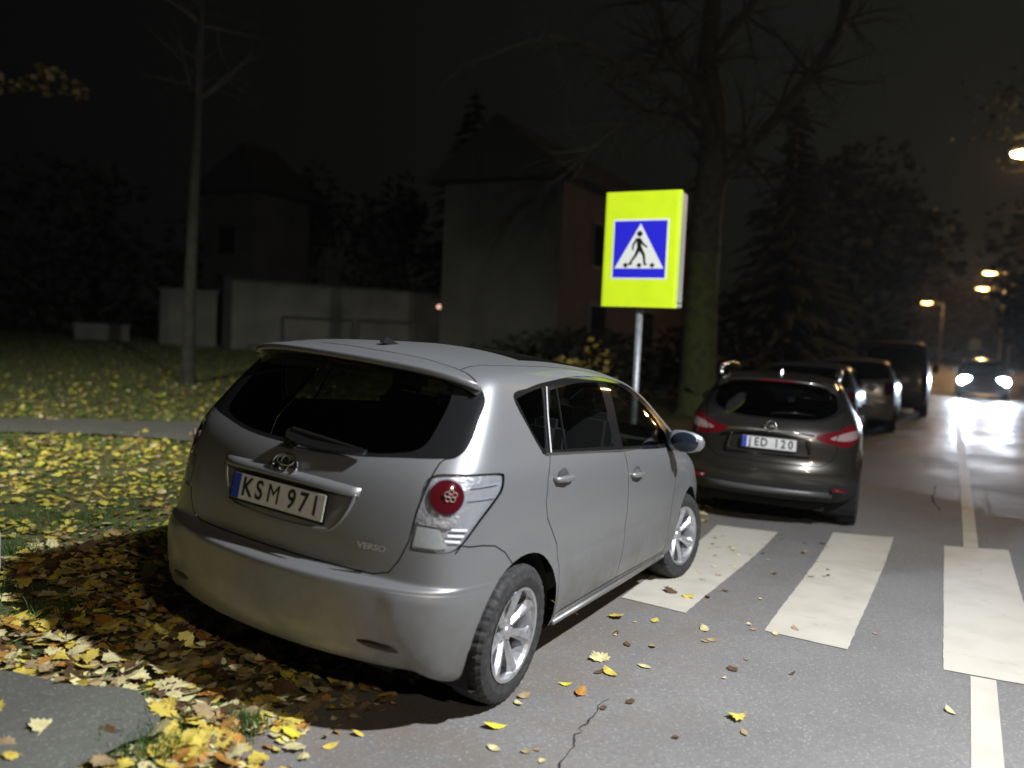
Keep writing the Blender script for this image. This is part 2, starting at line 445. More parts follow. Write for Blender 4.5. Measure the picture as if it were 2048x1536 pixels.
def build_car(name, label, cat, spec, M, group=None):
    S = spec; root = empty(name, label, cat, group=group, matrix=M)
    P = add_u(to_polys(cage(S['levels'], S['roof'], S.get('level', 2)), S.get('disp')))
    PM = S['paint']; lx = S.get('wheel_x', (0, 2.7)); R = {}
    rearf = lambda c: c[0] < S.get('rear_lim', .3) and c[3] < -.02
    frontf = lambda c: c[0] > 1.2 and c[3] > .15
    sidef = lambda sg: (lambda c: c[1] * sg > .3 and c[4] * sg > .2)
    # wheel arches
    for wx in lx:
        for sg in (1, -1):
            I, P = cut(P, circle2(wx, S['wheel_r'] + .01, S['wheel_r'] + S.get('arch', .045), 40), (0, 2), lambda c, sg=sg: c[1] * sg > .45)
    for wx in lx:
        for sg in (1, -1):
            yo = sg * (S['hw'] - .035); ra = S['wheel_r'] + S.get('arch', .045) + .004; bm = bmesh.new()
            lathe(bm, [(ra, yo), (ra, sg * (S['hw'] - .34)), (0, sg * (S['hw'] - .34))], 40, c=(wx, 0, S['wheel_r'] + .01))
            for v in bm.verts:
                if v.co.z < .14: v.co.z = .14
            obj('wheel_arch_liner', bm, UNDER, root)
    # seams first
    seams = []
    if 'gate' in S:
        I, P = cut(P, strip(S['gate'], S.get('gap', .009), True), (1, 2), rearf); seams += I
    for (path, ax) in S.get('seams', []):
        for sg in (1, -1):
            if ax == 'side': I, P = cut(P, strip(path, S.get('gap', .008)), (0, 2), sidef(sg))
            else: I, P = cut(P, strip([(a, b * sg) for a, b in path], S.get('gap', .008)), (0, 1), lambda c: c[5] > .25)
            seams += I
    # rear glass, gate
    if 'rear_glass' in S:
        I, P = cut(P, S['rear_glass'], (1, 2), rearf); R['rg'] = I
    if 'lamp' in S:
        R['lamps'] = []
        for sg in (1, -1):
            I, P = cut(P, S['lamp'], (6, 2), lambda c, sg=sg: c[1] * sg > 0 and c[0] < .6); R['lamps'].append((sg, I))
    if 'gate' in S:
        I, P = cut(P, S['gate'], (1, 2), rearf); R['gate'] = I
    # side windows
    R['panes'] = []; R['trim'] = []
    for sg in (1, -1):
        I, P = cut(P, S['dlo'], (0, 2), sidef(sg))
        for (pn, out, gm) in S['panes']:
            J, I = cut(I, out, (0, 2), lambda c: True); R['panes'].append((pn, J, gm))
        R['trim'].append(I)
    if 'windscreen' in S:
        I, P = cut(P, S['windscreen'], (1, 2), frontf); R['ws'] = I
    R['doors'] = []
    for (dn, out) in S.get('doors', []):
        for sg in (1, -1):
            I, P = cut(P, out, (0, 2), sidef(sg)); R['doors'].append((sg, I))
    if 'bumper' in S:
        I, P = cut(P, S['bumper'], (0, 2), lambda c: c[0] < .2); R['bumper'] = I
    if 'roof_glass' in S:
        I, P = cut(P, S['roof_glass'], (0, 1), lambda c: c[5] > .5); R['roofg'] = I
    if 'cladding' in S:
        I, P = cut(P, S['cladding'], (0, 2), lambda c: True); surf('lower_cladding', I, S['clad_mat'], root)
    surf('body', P, PM, root)
    if 'roofg' in R: surf('roof_glass', R['roofg'], mat('roof_black_glass', (.012, .013, .015), .06, 0, 1.), root, .001)
    if 'bumper' in R: R['bumper_o'] = surf('rear_bumper', R['bumper'], PM, root)
    if seams: surf('panel_gaps', seams, SEAM, root, .006)
    if 'gate' in R: R['gate_o'] = surf('tailgate', R['gate'], PM, root)
    else: R['gate_o'] = root
    if 'rg' in R:
        glassp = R['rg']
        J, I = cut(glassp, S['rear_pane'], (1, 2), lambda c: True)
        t = surf('rear_window', I, TRIM, root, .001); surf('glass', J, S.get('priv', PRIV), t, .002)
    for I in R['trim']:
        if I: surf('window_trim', I, TRIM, root, .0015)
    for (pn, J, gm) in R['panes']:
        if J: surf(pn, J, gm, root, .004)
    if 'ws' in R: surf('windscreen', R['ws'], GLASS, root, .003)
    for sg, I in R['doors']:
        surf('door', I, PM, root)
    # floor pan
    bm = bmesh.new(); x0, x1 = S['floor']
    box(bm, ((x0 + x1) / 2, 0, .27), (x1 - x0, S['hw'] * 1.25, .14)); obj('underbody', bm, UNDER, root)
    return root, R
# ------------------------------------------------------------------ the near silver-grey people carrier
PAINT_MPV = paint('silver_grey_paint', (.25, .253, .262), .60, .40, dirt=(.14, .125, .085), dirt_amt=.8, coat=.2)
_rg = smooth_outline(sym([(0, 1.083), (.28, 1.088), (.5, 1.114), (.665, 1.136), (.705, 1.160), (.710, 1.205), (.696, 1.28), (.655, 1.40), (.52, 1.452), (0, 1.468)]), 5)
_rp = smooth_outline(sym([(0, 1.10), (.28, 1.105), (.48, 1.13), (.56, 1.17), (.57, 1.26), (.55, 1.38), (.48, 1.43), (0, 1.445)]), 5)
_gc = 1.25
def _off(q, d=.003):
    dx, dz = q[0], (q[1] - _gc) * 1.9; l = math.hypot(dx, dz) or 1
    return (q[0] + d * dx / l, q[1] + d * dz / l)
_up = [_off(q) for q in _rg[:len(_rg) // 2 + 1] if q[0] > .655 and q[1] > 1.125 or (q[1] > 1.3 and q[0] >= 0)]
_gate = sym([(0, .6385), (.35, .6385), (.50, .6395), (.565, .66), (.602, .72), (.628, .80), (.634, .92), (.650, 1.06), (.656, 1.120)] + _up)
_lamp = smooth_outline([(.048, .765, 1), (.057, .888), (.075, .949), (.097, 1.028), (.134, 1.062), (.212, 1.080), (.43, 1.088), (.598, 1.083), (.625, 1.064), (.615, 1.012), (.558, .965), (.455, .89), (.363, .813), (.315, .785), (.245, .770), (.133, .765)], 4)
_dlo = smooth_outline([(.022, 1.398), (.19, 1.432), (.42, 1.459), (.88, 1.487), (1.35, 1.484), (1.70, 1.452), (1.98, 1.37), (2.24, 1.25), (2.47, 1.13), (2.50, 1.075, 1), (2.28, 1.034), (1.19, 1.090), (.545, 1.122), (.215, 1.132), (.165, 1.16), (.10, 1.25)], 4)
_qg = smooth_outline([(.048, 1.388, 1), (.20, 1.416), (.352, 1.436, 1), (.285, 1.30), (.222, 1.165, 1), (.185, 1.172), (.115, 1.26)], 4)
_rd = smooth_outline([(.445, 1.424, 1), (.82, 1.456), (1.17, 1.461, 1), (1.155, 1.36), (1.13, 1.20), (1.11, 1.118, 1), (.272, 1.150, 1), (.33, 1.27)], 4)
_rd1 = [(.40, 1.44), (.485, 1.44), (.45, 1.30), (.43, 1.13), (.22, 1.14), (.33, 1.28)]
_fd = smooth_outline([(1.33, 1.462, 1), (1.60, 1.435), (1.90, 1.345), (2.12, 1.24), (2.27, 1.12), (2.26, 1.058, 1), (1.255, 1.106, 1), (1.28, 1.28)], 4)
MPV = dict(levels=HERO, roof=(.055, .03), level=3, disp=hero_disp, paint=PAINT_MPV, wheel_x=(0, 2.78), wheel_r=.322, arch=.052, hw=.89, floor=(-.5, 3.3),
    rear_glass=_rg, rear_pane=_rp, gate=_gate, lamp=_lamp, dlo=_dlo, rear_lim=-.10, gap=.006,
    panes=[('quarter_window', _qg, PRIV), ('rear_door_window', _rd, GLASS), ('front_door_window', _fd, GLASS)],
    seams=[([(.36, 1.33), (.25, 1.13), (.185, 1.03), (.165, .92), (.19, .84), (.25, .775), (.33, .69), (.375, .56), (.385, .42), (.38, .315)], 'side'),
           ([(1.245, 1.10), (1.262, 1.05), (1.30, .92), (1.335, .70), (1.33, .50), (1.30, .315)], 'side'),
           ([(.38, .315), (1.30, .315), (2.28, .30)], 'side'),
           ([(2.34, 1.04), (2.35, .90), (2.31, .66), (2.27, .46), (2.28, .30)], 'side'),
           ([(-.485, .768), (-.46, .80), (-.42, .793), (-.343, .79), (-.254, .776), (-.178, .737), (-.11, .66)], 'side'),
           ([(-.165, 0), (-.155, .15), (-.14, .30), (-.14, .45), (-.15, .54), (-.17, .61)], 'roof'),
           ([(-.14, .50), (.3, .505), (.98, .50), (1.6, .485)], 'roof')],
    doors=[('rear', [(.36, 1.33), (.25, 1.13), (.185, 1.03), (.165, .92), (.19, .84), (.25, .775), (.33, .69), (.375, .56), (.385, .42), (.38, .315), (1.30, .315), (1.33, .50), (1.335, .70), (1.30, .92), (1.262, 1.05), (1.25, 1.12), (1.25, 1.3), (.8, 1.35)]),
           ('front', [(1.25, 1.12), (1.262, 1.05), (1.30, .92), (1.335, .70), (1.33, .50), (1.30, .315), (2.28, .30), (2.27, .46), (2.31, .66), (2.35, .90), (2.34, 1.04), (2.3, 1.1), (1.25, 1.2)])],
    bumper=[(-1, 0), (-1, .70), (-.6, .77), (-.485, .768), (-.46, .80), (-.42, .793), (-.343, .79), (-.254, .776), (-.178, .737), (-.11, .66), (0, .5), (0, 0)],
    windscreen=smooth_outline([(-.66, 1.10), (0, 1.085), (.66, 1.10), (.60, 1.33), (.53, 1.42), (0, 1.455), (-.53, 1.42), (-.60, 1.33)], 3),
    roof_glass=[(.62, -.40), (.62, .40), (1.75, .38), (1.75, -.38)])
mpv, RM = build_car('parked_car', 'silver-grey people carrier parked half on the leafy verge, nearest to the camera', 'car', MPV, CAR_M)
# rear lamps
for sg, I in RM['lamps']:
    L1, rest = cut(I, [(.232 + .100 * math.cos(a * PI / 20), .993 + .067 * math.sin(a * PI / 20)) for a in range(40)], (6, 2), lambda c: True)
    hs = surf('tail_lamp', I, REFL, mpv, .014)
    band, r2 = cut(I, [(.06, .782), (.075, .865), (.20, .862), (.262, .79), (.20, .782)], (6, 2), lambda c: True)
    surf('reversing_lens', band, FROST, hs, .006)
    b2, r3 = cut(r2, [(.082, .873), (.086, .905), (.26, .915), (.33, .935), (.30, .885), (.25, .868)], (6, 2), lambda c: True)
    surf('chrome_bar', b2, mat('bar_silver', (.42, .42, .43), .35, .5, bump=(45, .8, .01)), hs, .003)
    rd = surf('red_lens', L1, REDL, hs, .001)
    rg_, _x = cut(rest, [(.232 + .112 * math.cos(a * PI / 20), .993 + .075 * math.sin(a * PI / 20)) for a in range(40)], (6, 2), lambda c: True); surf('lens_rim', rg_, mat('lens_groove', (.22, .22, .27), .3), hs, .009)
    cc = [v for p_ in L1 for v in p_]; cen = sum(cc) / len(cc); n = Vector(cen[3:6]).normalized(); pos = Vector(cen[:3]) + n * .013
    Mx = frame(pos, Vector((0, 0, 1)).cross(n) , (0, 0, 1))
    bm = bmesh.new()
    for k in range(5):
        a = 2 * PI * k / 5 + PI / 2; rr = .017 if k < 5 else 0
        rings = lathe(bm, [(.0075, 0), (.010, .003), (.0125, 0), (.010, -.003)], 14, axis='z', c=(rr * math.cos(a) + .012, rr * math.sin(a), 0), closed=True)
    o = obj('lamp_rosette', bm, mat('rosette', (.42, .30, .28), .3, .4), rd); o.matrix_local = Mx
    # moulded ridges in the outer wing of the lamp
    for q, (u0, z0, u1, z1) in enumerate([(.38, 1.035, .585, 1.042), (.37, .985, .565, .988), (.27, .865, .375, .862), (.25, .842, .355, .838), (.235, .82, .335, .815)]):
        st, rest = cut(rest, strip([(u0, z0), (u1, z1)], .006 if q < 2 else .009), (6, 2), lambda c: True)
        surf('lens_ridge', st, mat('lens_rib', (.80, .80, .84), .35) if q > 1 else mat('lens_groove', (.22, .22, .27), .3), hs, .003)
    surf('clear_lens', rest, CLEARL, hs, .0)
# spoiler: a lip that carries the roof line rearwards
bm = bmesh.new(); rows = []
for i in range(33):
    y = -.655 + 1.31 * i / 32; t = abs(y) / .655
    xf = -.182 - .03 * t ** 3; zf = 1.520 - .012 * t ** 2 - .070 * t ** 4.5 - .002
    xl = -.345 + .065 * t ** 2 + .045 * t ** 8; zl = 1.494 - .018 * t ** 2 - .030 * t ** 6
    rows.append([bm.verts.new(q) for q in ((xf + .012, y, zf - .012), (xf + .002, y, zf - .001), (xf - .004, y, zf + .001), (xf * .5 + xl * .5, y, (zf * .5 + zl * .5) + .005), (xl + .012, y, zl + .004), (xl + .003, y, zl + .0015), (xl, y, zl - .002), (xl + .001, y, zl - .022), (xl + .004, y, zl - .026), (xl + .03, y, zl - .030), (xf - .03, y * .99, zl - .045), (xf + .04, y * .97, zl - .06))])
for a, b in zip(rows, rows[1:]):
    for k in range(len(a) - 1): bm.faces.new((a[k], a[k + 1], b[k + 1], b[k]))
bm.faces.new(rows[0][::-1]); bm.faces.new(rows[-1])
bmesh.ops.recalc_face_normals(bm, faces=bm.faces)
sp = obj('spoiler', bm, PAINT_MPV, mpv, True)
bm = bmesh.new(); box(bm, (-.318, 0, 1.452), (.012, .24, .012), bev=.003); obj('brake_light', bm, REDL, sp)
# shark-fin aerial
bm = bmesh.new()
prof = [(-.045, 0), (-.05, .012), (-.03, .030), (-.012, .034), (.03, .018), (.07, .004), (.075, 0)]
rr_ = [(x, z, .016 * (1 - z / .05)) for x, z in prof]
L_ = [bm.verts.new((x, w, z)) for x, z, w in rr_]; R_2 = [bm.verts.new((x, -w, z)) for x, z, w in rr_]
n_ = len(prof)
for k in range(n_ - 1): bm.faces.new((L_[k], L_[k + 1], R_2[k + 1], R_2[k]))
bm.faces.new(L_[::-1]); bm.faces.new(R_2)
o = obj('aerial', bm, mat('aerial_black', (.015, .015, .016), .15, 0, 1.), mpv, False); o.location = (-.03, 0, 1.553)
# plate recess: garnish over the plate, plate, lower lip
GATE = RM['gate_o']
bm = bmesh.new()
def ztop(y): return .985 - .012 * (abs(y) / .37) ** 2
rows = []
for i in range(21):
    y = -.385 + .77 * i / 20; e = 1 - (abs(y) / .385) ** 6; dx = .045 * y * y / .15 * .6
    x0 = -.652 + dx; zt = ztop(y)
    rows.append([bm.verts.new(q) for q in ((x0 + .01, y, zt), (x0 - .016 * e - .004, y, zt - .006), (x0 - .034 * e - .004, y, zt - .030), (x0 - .030 * e - .003, y, zt - .040), (x0 + .01, y, zt - .044))])
for a, b in zip(rows, rows[1:]):
    for k in range(4): bm.faces.new((a[k], b[k], b[k + 1], a[k + 1]))
bm.faces.new(rows[0]); bm.faces.new(rows[-1][::-1]); bmesh.ops.recalc_face_normals(bm, faces=bm.faces)
obj('plate_garnish', bm, PAINT_MPV, GATE, True)
rim_pts = [(.368, .945), (.345, .87), (.30, .80), (.24, .772), (0, .762), (-.24, .772), (-.30, .80), (-.345, .87), (-.368, .945)]
sm = smooth_outline(rim_pts, 5, False)
def gx(y, z): return -.667 + .14 * y * y * 1.6 - max(0, z - .86) * -.12
bm = bmesh.new(); tube(bm, [(gx(y, z) - .002, y, z) for y, z in sm], [.010] * len(sm), 8); obj('recess_edge', bm, PAINT_MPV, GATE, True)
bm = bmesh.new()   # flat recess floor, its shade put into a darker colour
vs = [bm.verts.new((gx(y, z) - .0055, y * .99, z)) for y, z in sm]; bm.faces.new(vs)
obj('plate_recess', bm, mat('recess_shade_paint', (.20, .21, .21), .4, .4, .5), GATE)
Mp = frame((-.685, 0, .862), (0, -1, 0), (.12, 0, 1))
plate(GATE, Mp, [('K', -.172), ('S', -.102), ('M', -.020), ('9', .082), ('7', .148), ('1', .212)])
# round emblem with three interlaced ovals
def oval(bm, cx, cy, rx, ry, th, z=0):
    n = 40
    pts = [(cx + rx * math.cos(2 * PI * k / n), cy + ry * math.sin(2 * PI * k / n), z) for k in range(n + 1)]
    tube(bm, pts, th, 6, False)
Me = frame((-.668, -.005, 1.003), (0, -1, 0), (.25, 0, 1))
bm = bmesh.new(); oval(bm, 0, 0, .068, .047, .0055); oval(bm, 0, .004, .022, .040, .0042, .002); oval(bm, 0, .018, .045, .020, .0042, .002)
em = obj('emblem', bm, CHROME, GATE, True); em.matrix_local = Me
bm = bmesh.new(); lathe(bm, [(0, -.002), (.064, -.002), (.066, -.014), (0, -.02)], 32, axis='z')
for v in bm.verts: v.co.y *= .70
o = obj('emblem_back', bm, mat('emblem_dark', (.12, .12, .125), .15, .8), em, True)
# model lettering low on the right
me_ = text_mesh('VERSO', .036, .0025, .0008)
for v in me_.vertices: v.co.x *= 1.15
o = link('badge_lettering', me_, CHROME, GATE); o.matrix_local = frame((-.640, -.487, .752), (.30, -1, 0), (.02, 0, 1))
# wiper
bm = bmesh.new(); box(bm, (-.617, .02, 1.095), (.05, .07, .05), bev=.015)
Mw = frame((-.622, 0, 1.118), (.10, -1, 0), (.42, 0, 1))
prism(bm, [(-.035, .022), (-.005, .038), (.12, .026), (.37, .006), (.365, -.014), (.30, -.024), (.15, -.030), (.02, -.024), (-.03, -.01)], .0, .022, 2, Mw)
bmesh.ops.recalc_face_normals(bm, faces=bm.faces)
tube(bm, [Mw @ Vector((-.005, .034, .022)), Mw @ Vector((.12, .022, .024)), Mw @ Vector((.37, .002, .018))], [.006, .006, .004], 8)
wp = obj('rear_wiper', bm, mat('wiper_black', (.012, .012, .012), .3), mpv)
# bumper slot reflectors
for sg in (1, -1):
    bm = bmesh.new(); tube(bm, [(-.668, sg * .49, .372), (-.655, sg * .54, .366), (-.622, sg * .62, .358), (-.59, sg * .675, .352)], [.010, .017, .017, .009], 8)
    for v in bm.verts: v.co.x += .006
    obj('bumper_slot', bm, FOGR, RM['bumper_o'], True)
# door handles
for sg in (1, -1):
    for hx, hz, yy in ((.35, 1.015, .868), (1.45, .932, .882)):
        bm = bmesh.new(); 
        tube(bm, [(hx - .105, sg * (yy - .006), hz + .004), (hx - .085, sg * (yy + .016), hz + .002), (hx, sg * (yy + .030), hz), (hx + .085, sg * (yy + .016), hz - .004), (hx + .105, sg * (yy - .006), hz - .006)], [.012, .016, .017, .016, .012], 10)
        for v in bm.verts: v.co.y = sg * (yy - .01) + (v.co.y - sg * (yy - .01)) * .85
        hd = obj('door_handle', bm, PAINT_MPV, mpv, True)
        bm = bmesh.new(); lathe(bm, [(0, 0), (.052, 0), (.062, .001), (.066, -.002)], 28, c=(hx, sg * (yy - .0005), hz + .002))
        for v in bm.verts:
            d = math.hypot(v.co.x - hx, v.co.z - hz); v.co.y = sg * (yy + (-.002 if d > .055 else -.004)); v.co.z = hz + (v.co.z - hz) * .72; v.co.y += sg * (hz - v.co.z) * .10
        obj('handle_cup', bm, mat('handle_recess', (.12, .12, .125), .35, .5, .5), hd, True)
    # sill moulding
    bm = bmesh.new(); tube(bm, [(.44, sg * .872, .262), (1.3, sg * .883, .268), (2.3, sg * .872, .262)], .016, 8); obj('sill_moulding', bm, PAINT_MPV, mpv, True)
    # mirror
    bm = bmesh.new()
    sec = [(-.00, .055, .045), (.03, .095, .068), (.09, .105, .076), (.16, .098, .070), (.215, .070, .050), (.235, .03, .022)]
    rings = []
    for (dy, rx, rz) in sec:
        rings.append([bm.verts.new((2.16 + .03 * dy / .2 + (rx * math.cos(a) * .9 if math.cos(a) > 0 else rx * math.cos(a) * .25), sg * (.84 + dy), 1.10 + rz * math.sin(a))) for a in [2 * PI * k / 20 for k in range(20)]])
    for a, b in zip(rings, rings[1:]):
        for k in range(20): bm.faces.new((a[k], a[(k + 1) % 20], b[(k + 1) % 20], b[k]))
    bm.faces.new(rings[0]); bm.faces.new(rings[-1]); bmesh.ops.recalc_face_normals(bm, faces=bm.faces)
    mo = obj('door_mirror', bm, PAINT_MPV, mpv, True)
    bm = bmesh.new(); lathe(bm, [(0, 0), (.093, 0), (.098, .004)], 28, axis='x', c=(0, 0, 0))
    for v in bm.verts: v.co = Vector((2.131 + v.co.x * 2, sg * .955 + v.co.y * .98, 1.10 + v.co.z * .68))
    obj('mirror_glass', bm, mat('mirror_dark', (.012, .016, .026), .05, 0, .3, .5), mo, True)
    bm = bmesh.new(); tube(bm, [(2.22, sg * .80, 1.02), (2.20, sg * .86, 1.05), (2.19, sg * .90, 1.07)], [.035, .03, .03], 8); obj('mirror_arm', bm, TRIM, mo, True)
    # pillar highlight built as a pale strip, glass divider
    for (x, sgn) in ((0, 0), (2.78, 1)):
        wheel(mpv, x, sg * .785, .322, .213, sg, steer=(-.22 if sgn else 0), spokes=7)
    bm = bmesh.new(); tube(bm, [(.492, sg * .700, 1.432), (.462, sg * .757, 1.30), (.440, sg * .822, 1.135)], .0065, 6); obj('window_divider', bm, TRIM, mpv)
    bm = bmesh.new(); tube(bm, [(.395, sg * .688, 1.440), (.325, sg * .748, 1.31), (.255, sg * .824, 1.14)], .0055, 6); obj('pillar_highlight', bm, mat('highlight_grey', (.28, .28, .28), .4), mpv)
    bm = bmesh.new(); tube(bm, [(.20, sg * .822, 1.137), (.55, sg * .830, 1.119), (1.2, sg * .845, 1.087), (2.28, sg * .822, 1.032)], .007, 6); obj('waist_strip', bm, mat('waist_chrome', (.2, .2, .2), .2, .8), mpv)
# inside
seats(mpv, [(2.0, (.36, -.36)), (1.1, (.40, 0, -.40))], zseat=.62)
bm = bmesh.new(); box(bm, (2.62, 0, .90), (.35, 1.35, .22), bev=.06); obj('dashboard', bm, SEATM, mpv)
bm = bmesh.new(); lathe(bm, [(.175, 0), (.19, .014), (.205, 0), (.19, -.014)], 28, axis='x', c=(0, 0, 0), closed=True); box(bm, (0, 0, 0), (.03, .34, .05), bev=.01)
o = obj('steering_wheel', bm, TRIM, mpv, True); o.location = (2.28, .36, .98); o.rotation_euler = (0, .45, 0)
bm = bmesh.new(); box(bm, (-.1, 0, .42), (.75, 1.3, .02)); box(bm, (-.02, 0, .98), (.8, 1.2, .012), bev=.004); obj('load_cover', bm, SEATM, mpv)
bm = bmesh.new(); box(bm, (1.5, 0, .45), (2.2, 1.45, .02)); obj('cabin_floor', bm, SEATM, mpv)
# ------------------------------------------------------------------ ground
def Hgt(x, y):
    d = -.165 * math.exp(-((x - 4.8) / 2.6) ** 2) * ss(y, -4.5, -1.9) * (1 - ss(y, 1.5, 5))
    return d + .13 * ss(y, -.55, .55) + .8 * ss(y, 9, 26)
def wob(x, y): return .5 * math.sin(2.1 * x + 1.3 * y) + .3 * math.sin(5.3 * x - 3.1 * y + 1) + .2 * math.sin(11.7 * x + 7.9 * y + 2)
def sheet(name, xs, ys, zf, m, kind='structure'):
    v = [(x, y, zf(x, y)) for x in xs for y in ys]; n = len(ys)
    f = [(i * n + j, (i + 1) * n + j, (i + 1) * n + j + 1, i * n + j + 1) for i in range(len(xs) - 1) for j in range(n - 1)]
    return tag(pydata(name, v, f, m, smooth=True), kind=kind)
def spaced(a, b, fine, coarse, c, w):
    out = [a]
    while out[-1] < b: out.append(out[-1] + (fine if abs(out[-1] - c) < w else coarse))
    return out
def flat_poly(name, poly, m, dz=.004, step=.12, kind='structure', rag=0.):
    """a sheet of the given outline draped over the ground"""
    bm = bmesh.new(); n = len(poly); pts = []
    for i in range(n):
        a, b = Vector(poly[i]), Vector(poly[(i + 1) % n]); k = max(1, int((b - a).length / step))
        for q in range(k):
            c = a + (b - a) * q / k; c += Vector((random.uniform(-rag, rag), random.uniform(-rag, rag))); pts.append(c)
    f = bm.faces.new([bm.verts.new((c.x, c.y, 0)) for c in pts])
    xs = [c.x for c in pts]; ys = [c.y for c in pts]
    for ax, lo, hi in ((0, min(xs), max(xs)), (1, min(ys), max(ys))):
        k = int((hi - lo) / (step * 2))
        for q in range(1, k + 1):
            co = [0, 0, 0]; co[ax] = lo + (hi - lo) * q / (k + 1); no = [0, 0, 0]; no[ax] = 1
            bmesh.ops.bisect_plane(bm, geom=bm.verts[:] + bm.edges[:] + bm.faces[:], plane_co=co, plane_no=no)
    for v in bm.verts: v.co.z = Hgt(v.co.x, v.co.y) + dz
    bmesh.ops.recalc_face_normals(bm, faces=bm.faces)
    if sum(f.normal.z for f in bm.faces) < 0: bmesh.ops.reverse_faces(bm, faces=bm.faces)
    return tag(obj(name, bm, m), kind=kind)

def asphalt(name, base, light, wet=True, brown=True):
    m = bpy.data.materials.new(name); m.use_nodes = True; N = m.node_tree.nodes; L = m.node_tree.links; b = N['Principled BSDF']
    def nz(scale, det=4, rough=.55):
        n = N.new('ShaderNodeTexNoise'); n.inputs['Scale'].default_value = scale; n.inputs['Detail'].default_value = det; n.inputs['Roughness'].default_value = rough; L.new(tc.outputs['Object'], n.inputs['Vector']); return n
    def mr(src, a, b_, c=0, d=1):
        r = N.new('ShaderNodeMapRange'); r.inputs['From Min'].default_value = a; r.inputs['From Max'].default_value = b_; r.inputs['To Min'].default_value = c; r.inputs['To Max'].default_value = d; L.new(src, r.inputs['Value']); return r.outputs[0]
    def mixc(fac, c1, c2):
        x = N.new('ShaderNodeMix'); x.data_type = 'RGBA'
        for i, c in ((6, c1), (7, c2)):
            if isinstance(c, tuple): x.inputs[i].default_value = (*c, 1)
            else: L.new(c, x.inputs[i])
        L.new(fac, x.inputs[0]); return x.outputs[2]
    tc = N.new('ShaderNodeTexCoord')
    vo = N.new('ShaderNodeTexVoronoi'); vo.inputs['Scale'].default_value = 120; L.new(tc.outputs['Object'], vo.inputs['Vector'])
    sp = N.new('ShaderNodeSeparateColor'); L.new(vo.outputs['Color'], sp.inputs[0])
    c = mixc(mr(nz(1.1, 5).outputs['Fac'], .35, .7), base, tuple(v * .78 for v in base))
    c = mixc(mr(nz(45, 4).outputs['Fac'], .42, .7, 0, .4), c, tuple(v * .55 for v in base))
    c = mixc(mr(sp.outputs[0], .88, .98, 0, .42), c, light)
    if brown:
        xyz = N.new('ShaderNodeSeparateXYZ'); L.new(tc.outputs['Object'], xyz.inputs[0])
        k = mr(xyz.outputs['Y'], -1.9, -.5, 0, 1); mu = N.new('ShaderNodeMath'); mu.operation = 'MULTIPLY'; L.new(k, mu.inputs[0]); L.new(mr(nz(2.6, 6, .7).outputs['Fac'], .40, .65), mu.inputs[1])
        mm = N.new('ShaderNodeMath'); mm.operation = 'MULTIPLY'; L.new(mu.outputs[0], mm.inputs[0]); mm.inputs[1].default_value = .55
        c = mixc(mm.outputs[0], c, (base[0] * .85, base[1] * .62, base[2] * .38))
    L.new(c, b.inputs['Base Color'])
    if wet:     # damp further along the road
        xyz2 = N.new('ShaderNodeSeparateXYZ'); L.new(tc.outputs['Object'], xyz2.inputs[0])
        k = mr(xyz2.outputs['X'], 5, 17, 0, 1); nn = mr(nz(.7, 5, .6).outputs['Fac'], .38, .6, .25, 1)
        mu = N.new('ShaderNodeMath'); mu.operation = 'MULTIPLY'; L.new(k, mu.inputs[0]); L.new(nn, mu.inputs[1])
        L.new(mr(mu.outputs[0], 0, 1, .72, .30), b.inputs['Roughness'])
    else: b.inputs['Roughness'].default_value = .75
    bp = N.new('ShaderNodeBump'); bp.inputs['Strength'].default_value = .55; bp.inputs['Distance'].default_value = .004
    L.new(nz(110, 3).outputs['Fac'], bp.inputs['Height'])
    bp2 = N.new('ShaderNodeBump'); bp2.inputs['Strength'].default_value = .35; bp2.inputs['Distance'].default_value = .02; L.new(nz(4, 4).outputs['Fac'], bp2.inputs['Height']); L.new(bp.outputs['Normal'], bp2.inputs['Normal'])
    L.new(bp2.outputs['Normal'], b.inputs['Normal'])
    return m
ROAD = asphalt('asphalt', (.200, .192, .186), (.40, .39, .37))
xs = spaced(-14, 10, .16, .6, 4, 7) + spaced(10.5, 170, 2.5, 5, 20, 20)
sheet('road', xs, spaced(-11, -.2, .16, .5, -1.5, 3), Hgt, ROAD)
PAV = asphalt('old_pavement', (.135, .135, .115), (.30, .30, .29), False, False)
MARK = mat('road_paint', (.53, .495, .42), .6, noise=(3.5, (.44, .405, .335), .45, .8), bump=(90, .4, .003))
def wear(m, scale, col):
    N = m.node_tree.nodes; L = m.node_tree.links; b = N['Principled BSDF']; src = b.inputs['Base Color'].links[0].from_socket
    tc = N.new('ShaderNodeTexCoord'); n = N.new('ShaderNodeTexNoise'); n.inputs['Scale'].default_value = scale; n.inputs['Detail'].default_value = 8; n.inputs['Roughness'].default_value = .75
    r = N.new('ShaderNodeMapRange'); r.inputs['From Min'].default_value = .60; r.inputs['From Max'].default_value = .72; x = N.new('ShaderNodeMix'); x.data_type = 'RGBA'; x.inputs[7].default_value = (*col, 1)
    L.new(tc.outputs['Object'], n.inputs['Vector']); L.new(n.outputs['Fac'], r.inputs['Value']); L.new(r.outputs[0], x.inputs[0]); L.new(src, x.inputs[6]); L.new(x.outputs[2], b.inputs['Base Color'])
wear(MARK, 7, (.27, .25, .215))
flat_poly('zebra_stripe', [(5.1, -.62), (1.93, -.74), (1.86, -1.2), (5.17, -1.21)], MARK, .004, .05, rag=.0028)
flat_poly('zebra_stripe', [(5.50, -1.69), (5.62, -2.24), (1.77, -2.18), (1.82, -1.70)], MARK, .004, .05, rag=.0028)
flat_poly('zebra_stripe', [(5.45, -2.68), (5.45, -3.20), (1.73, -3.17), (1.73, -2.67)], MARK, .004, .05, rag=.0028)
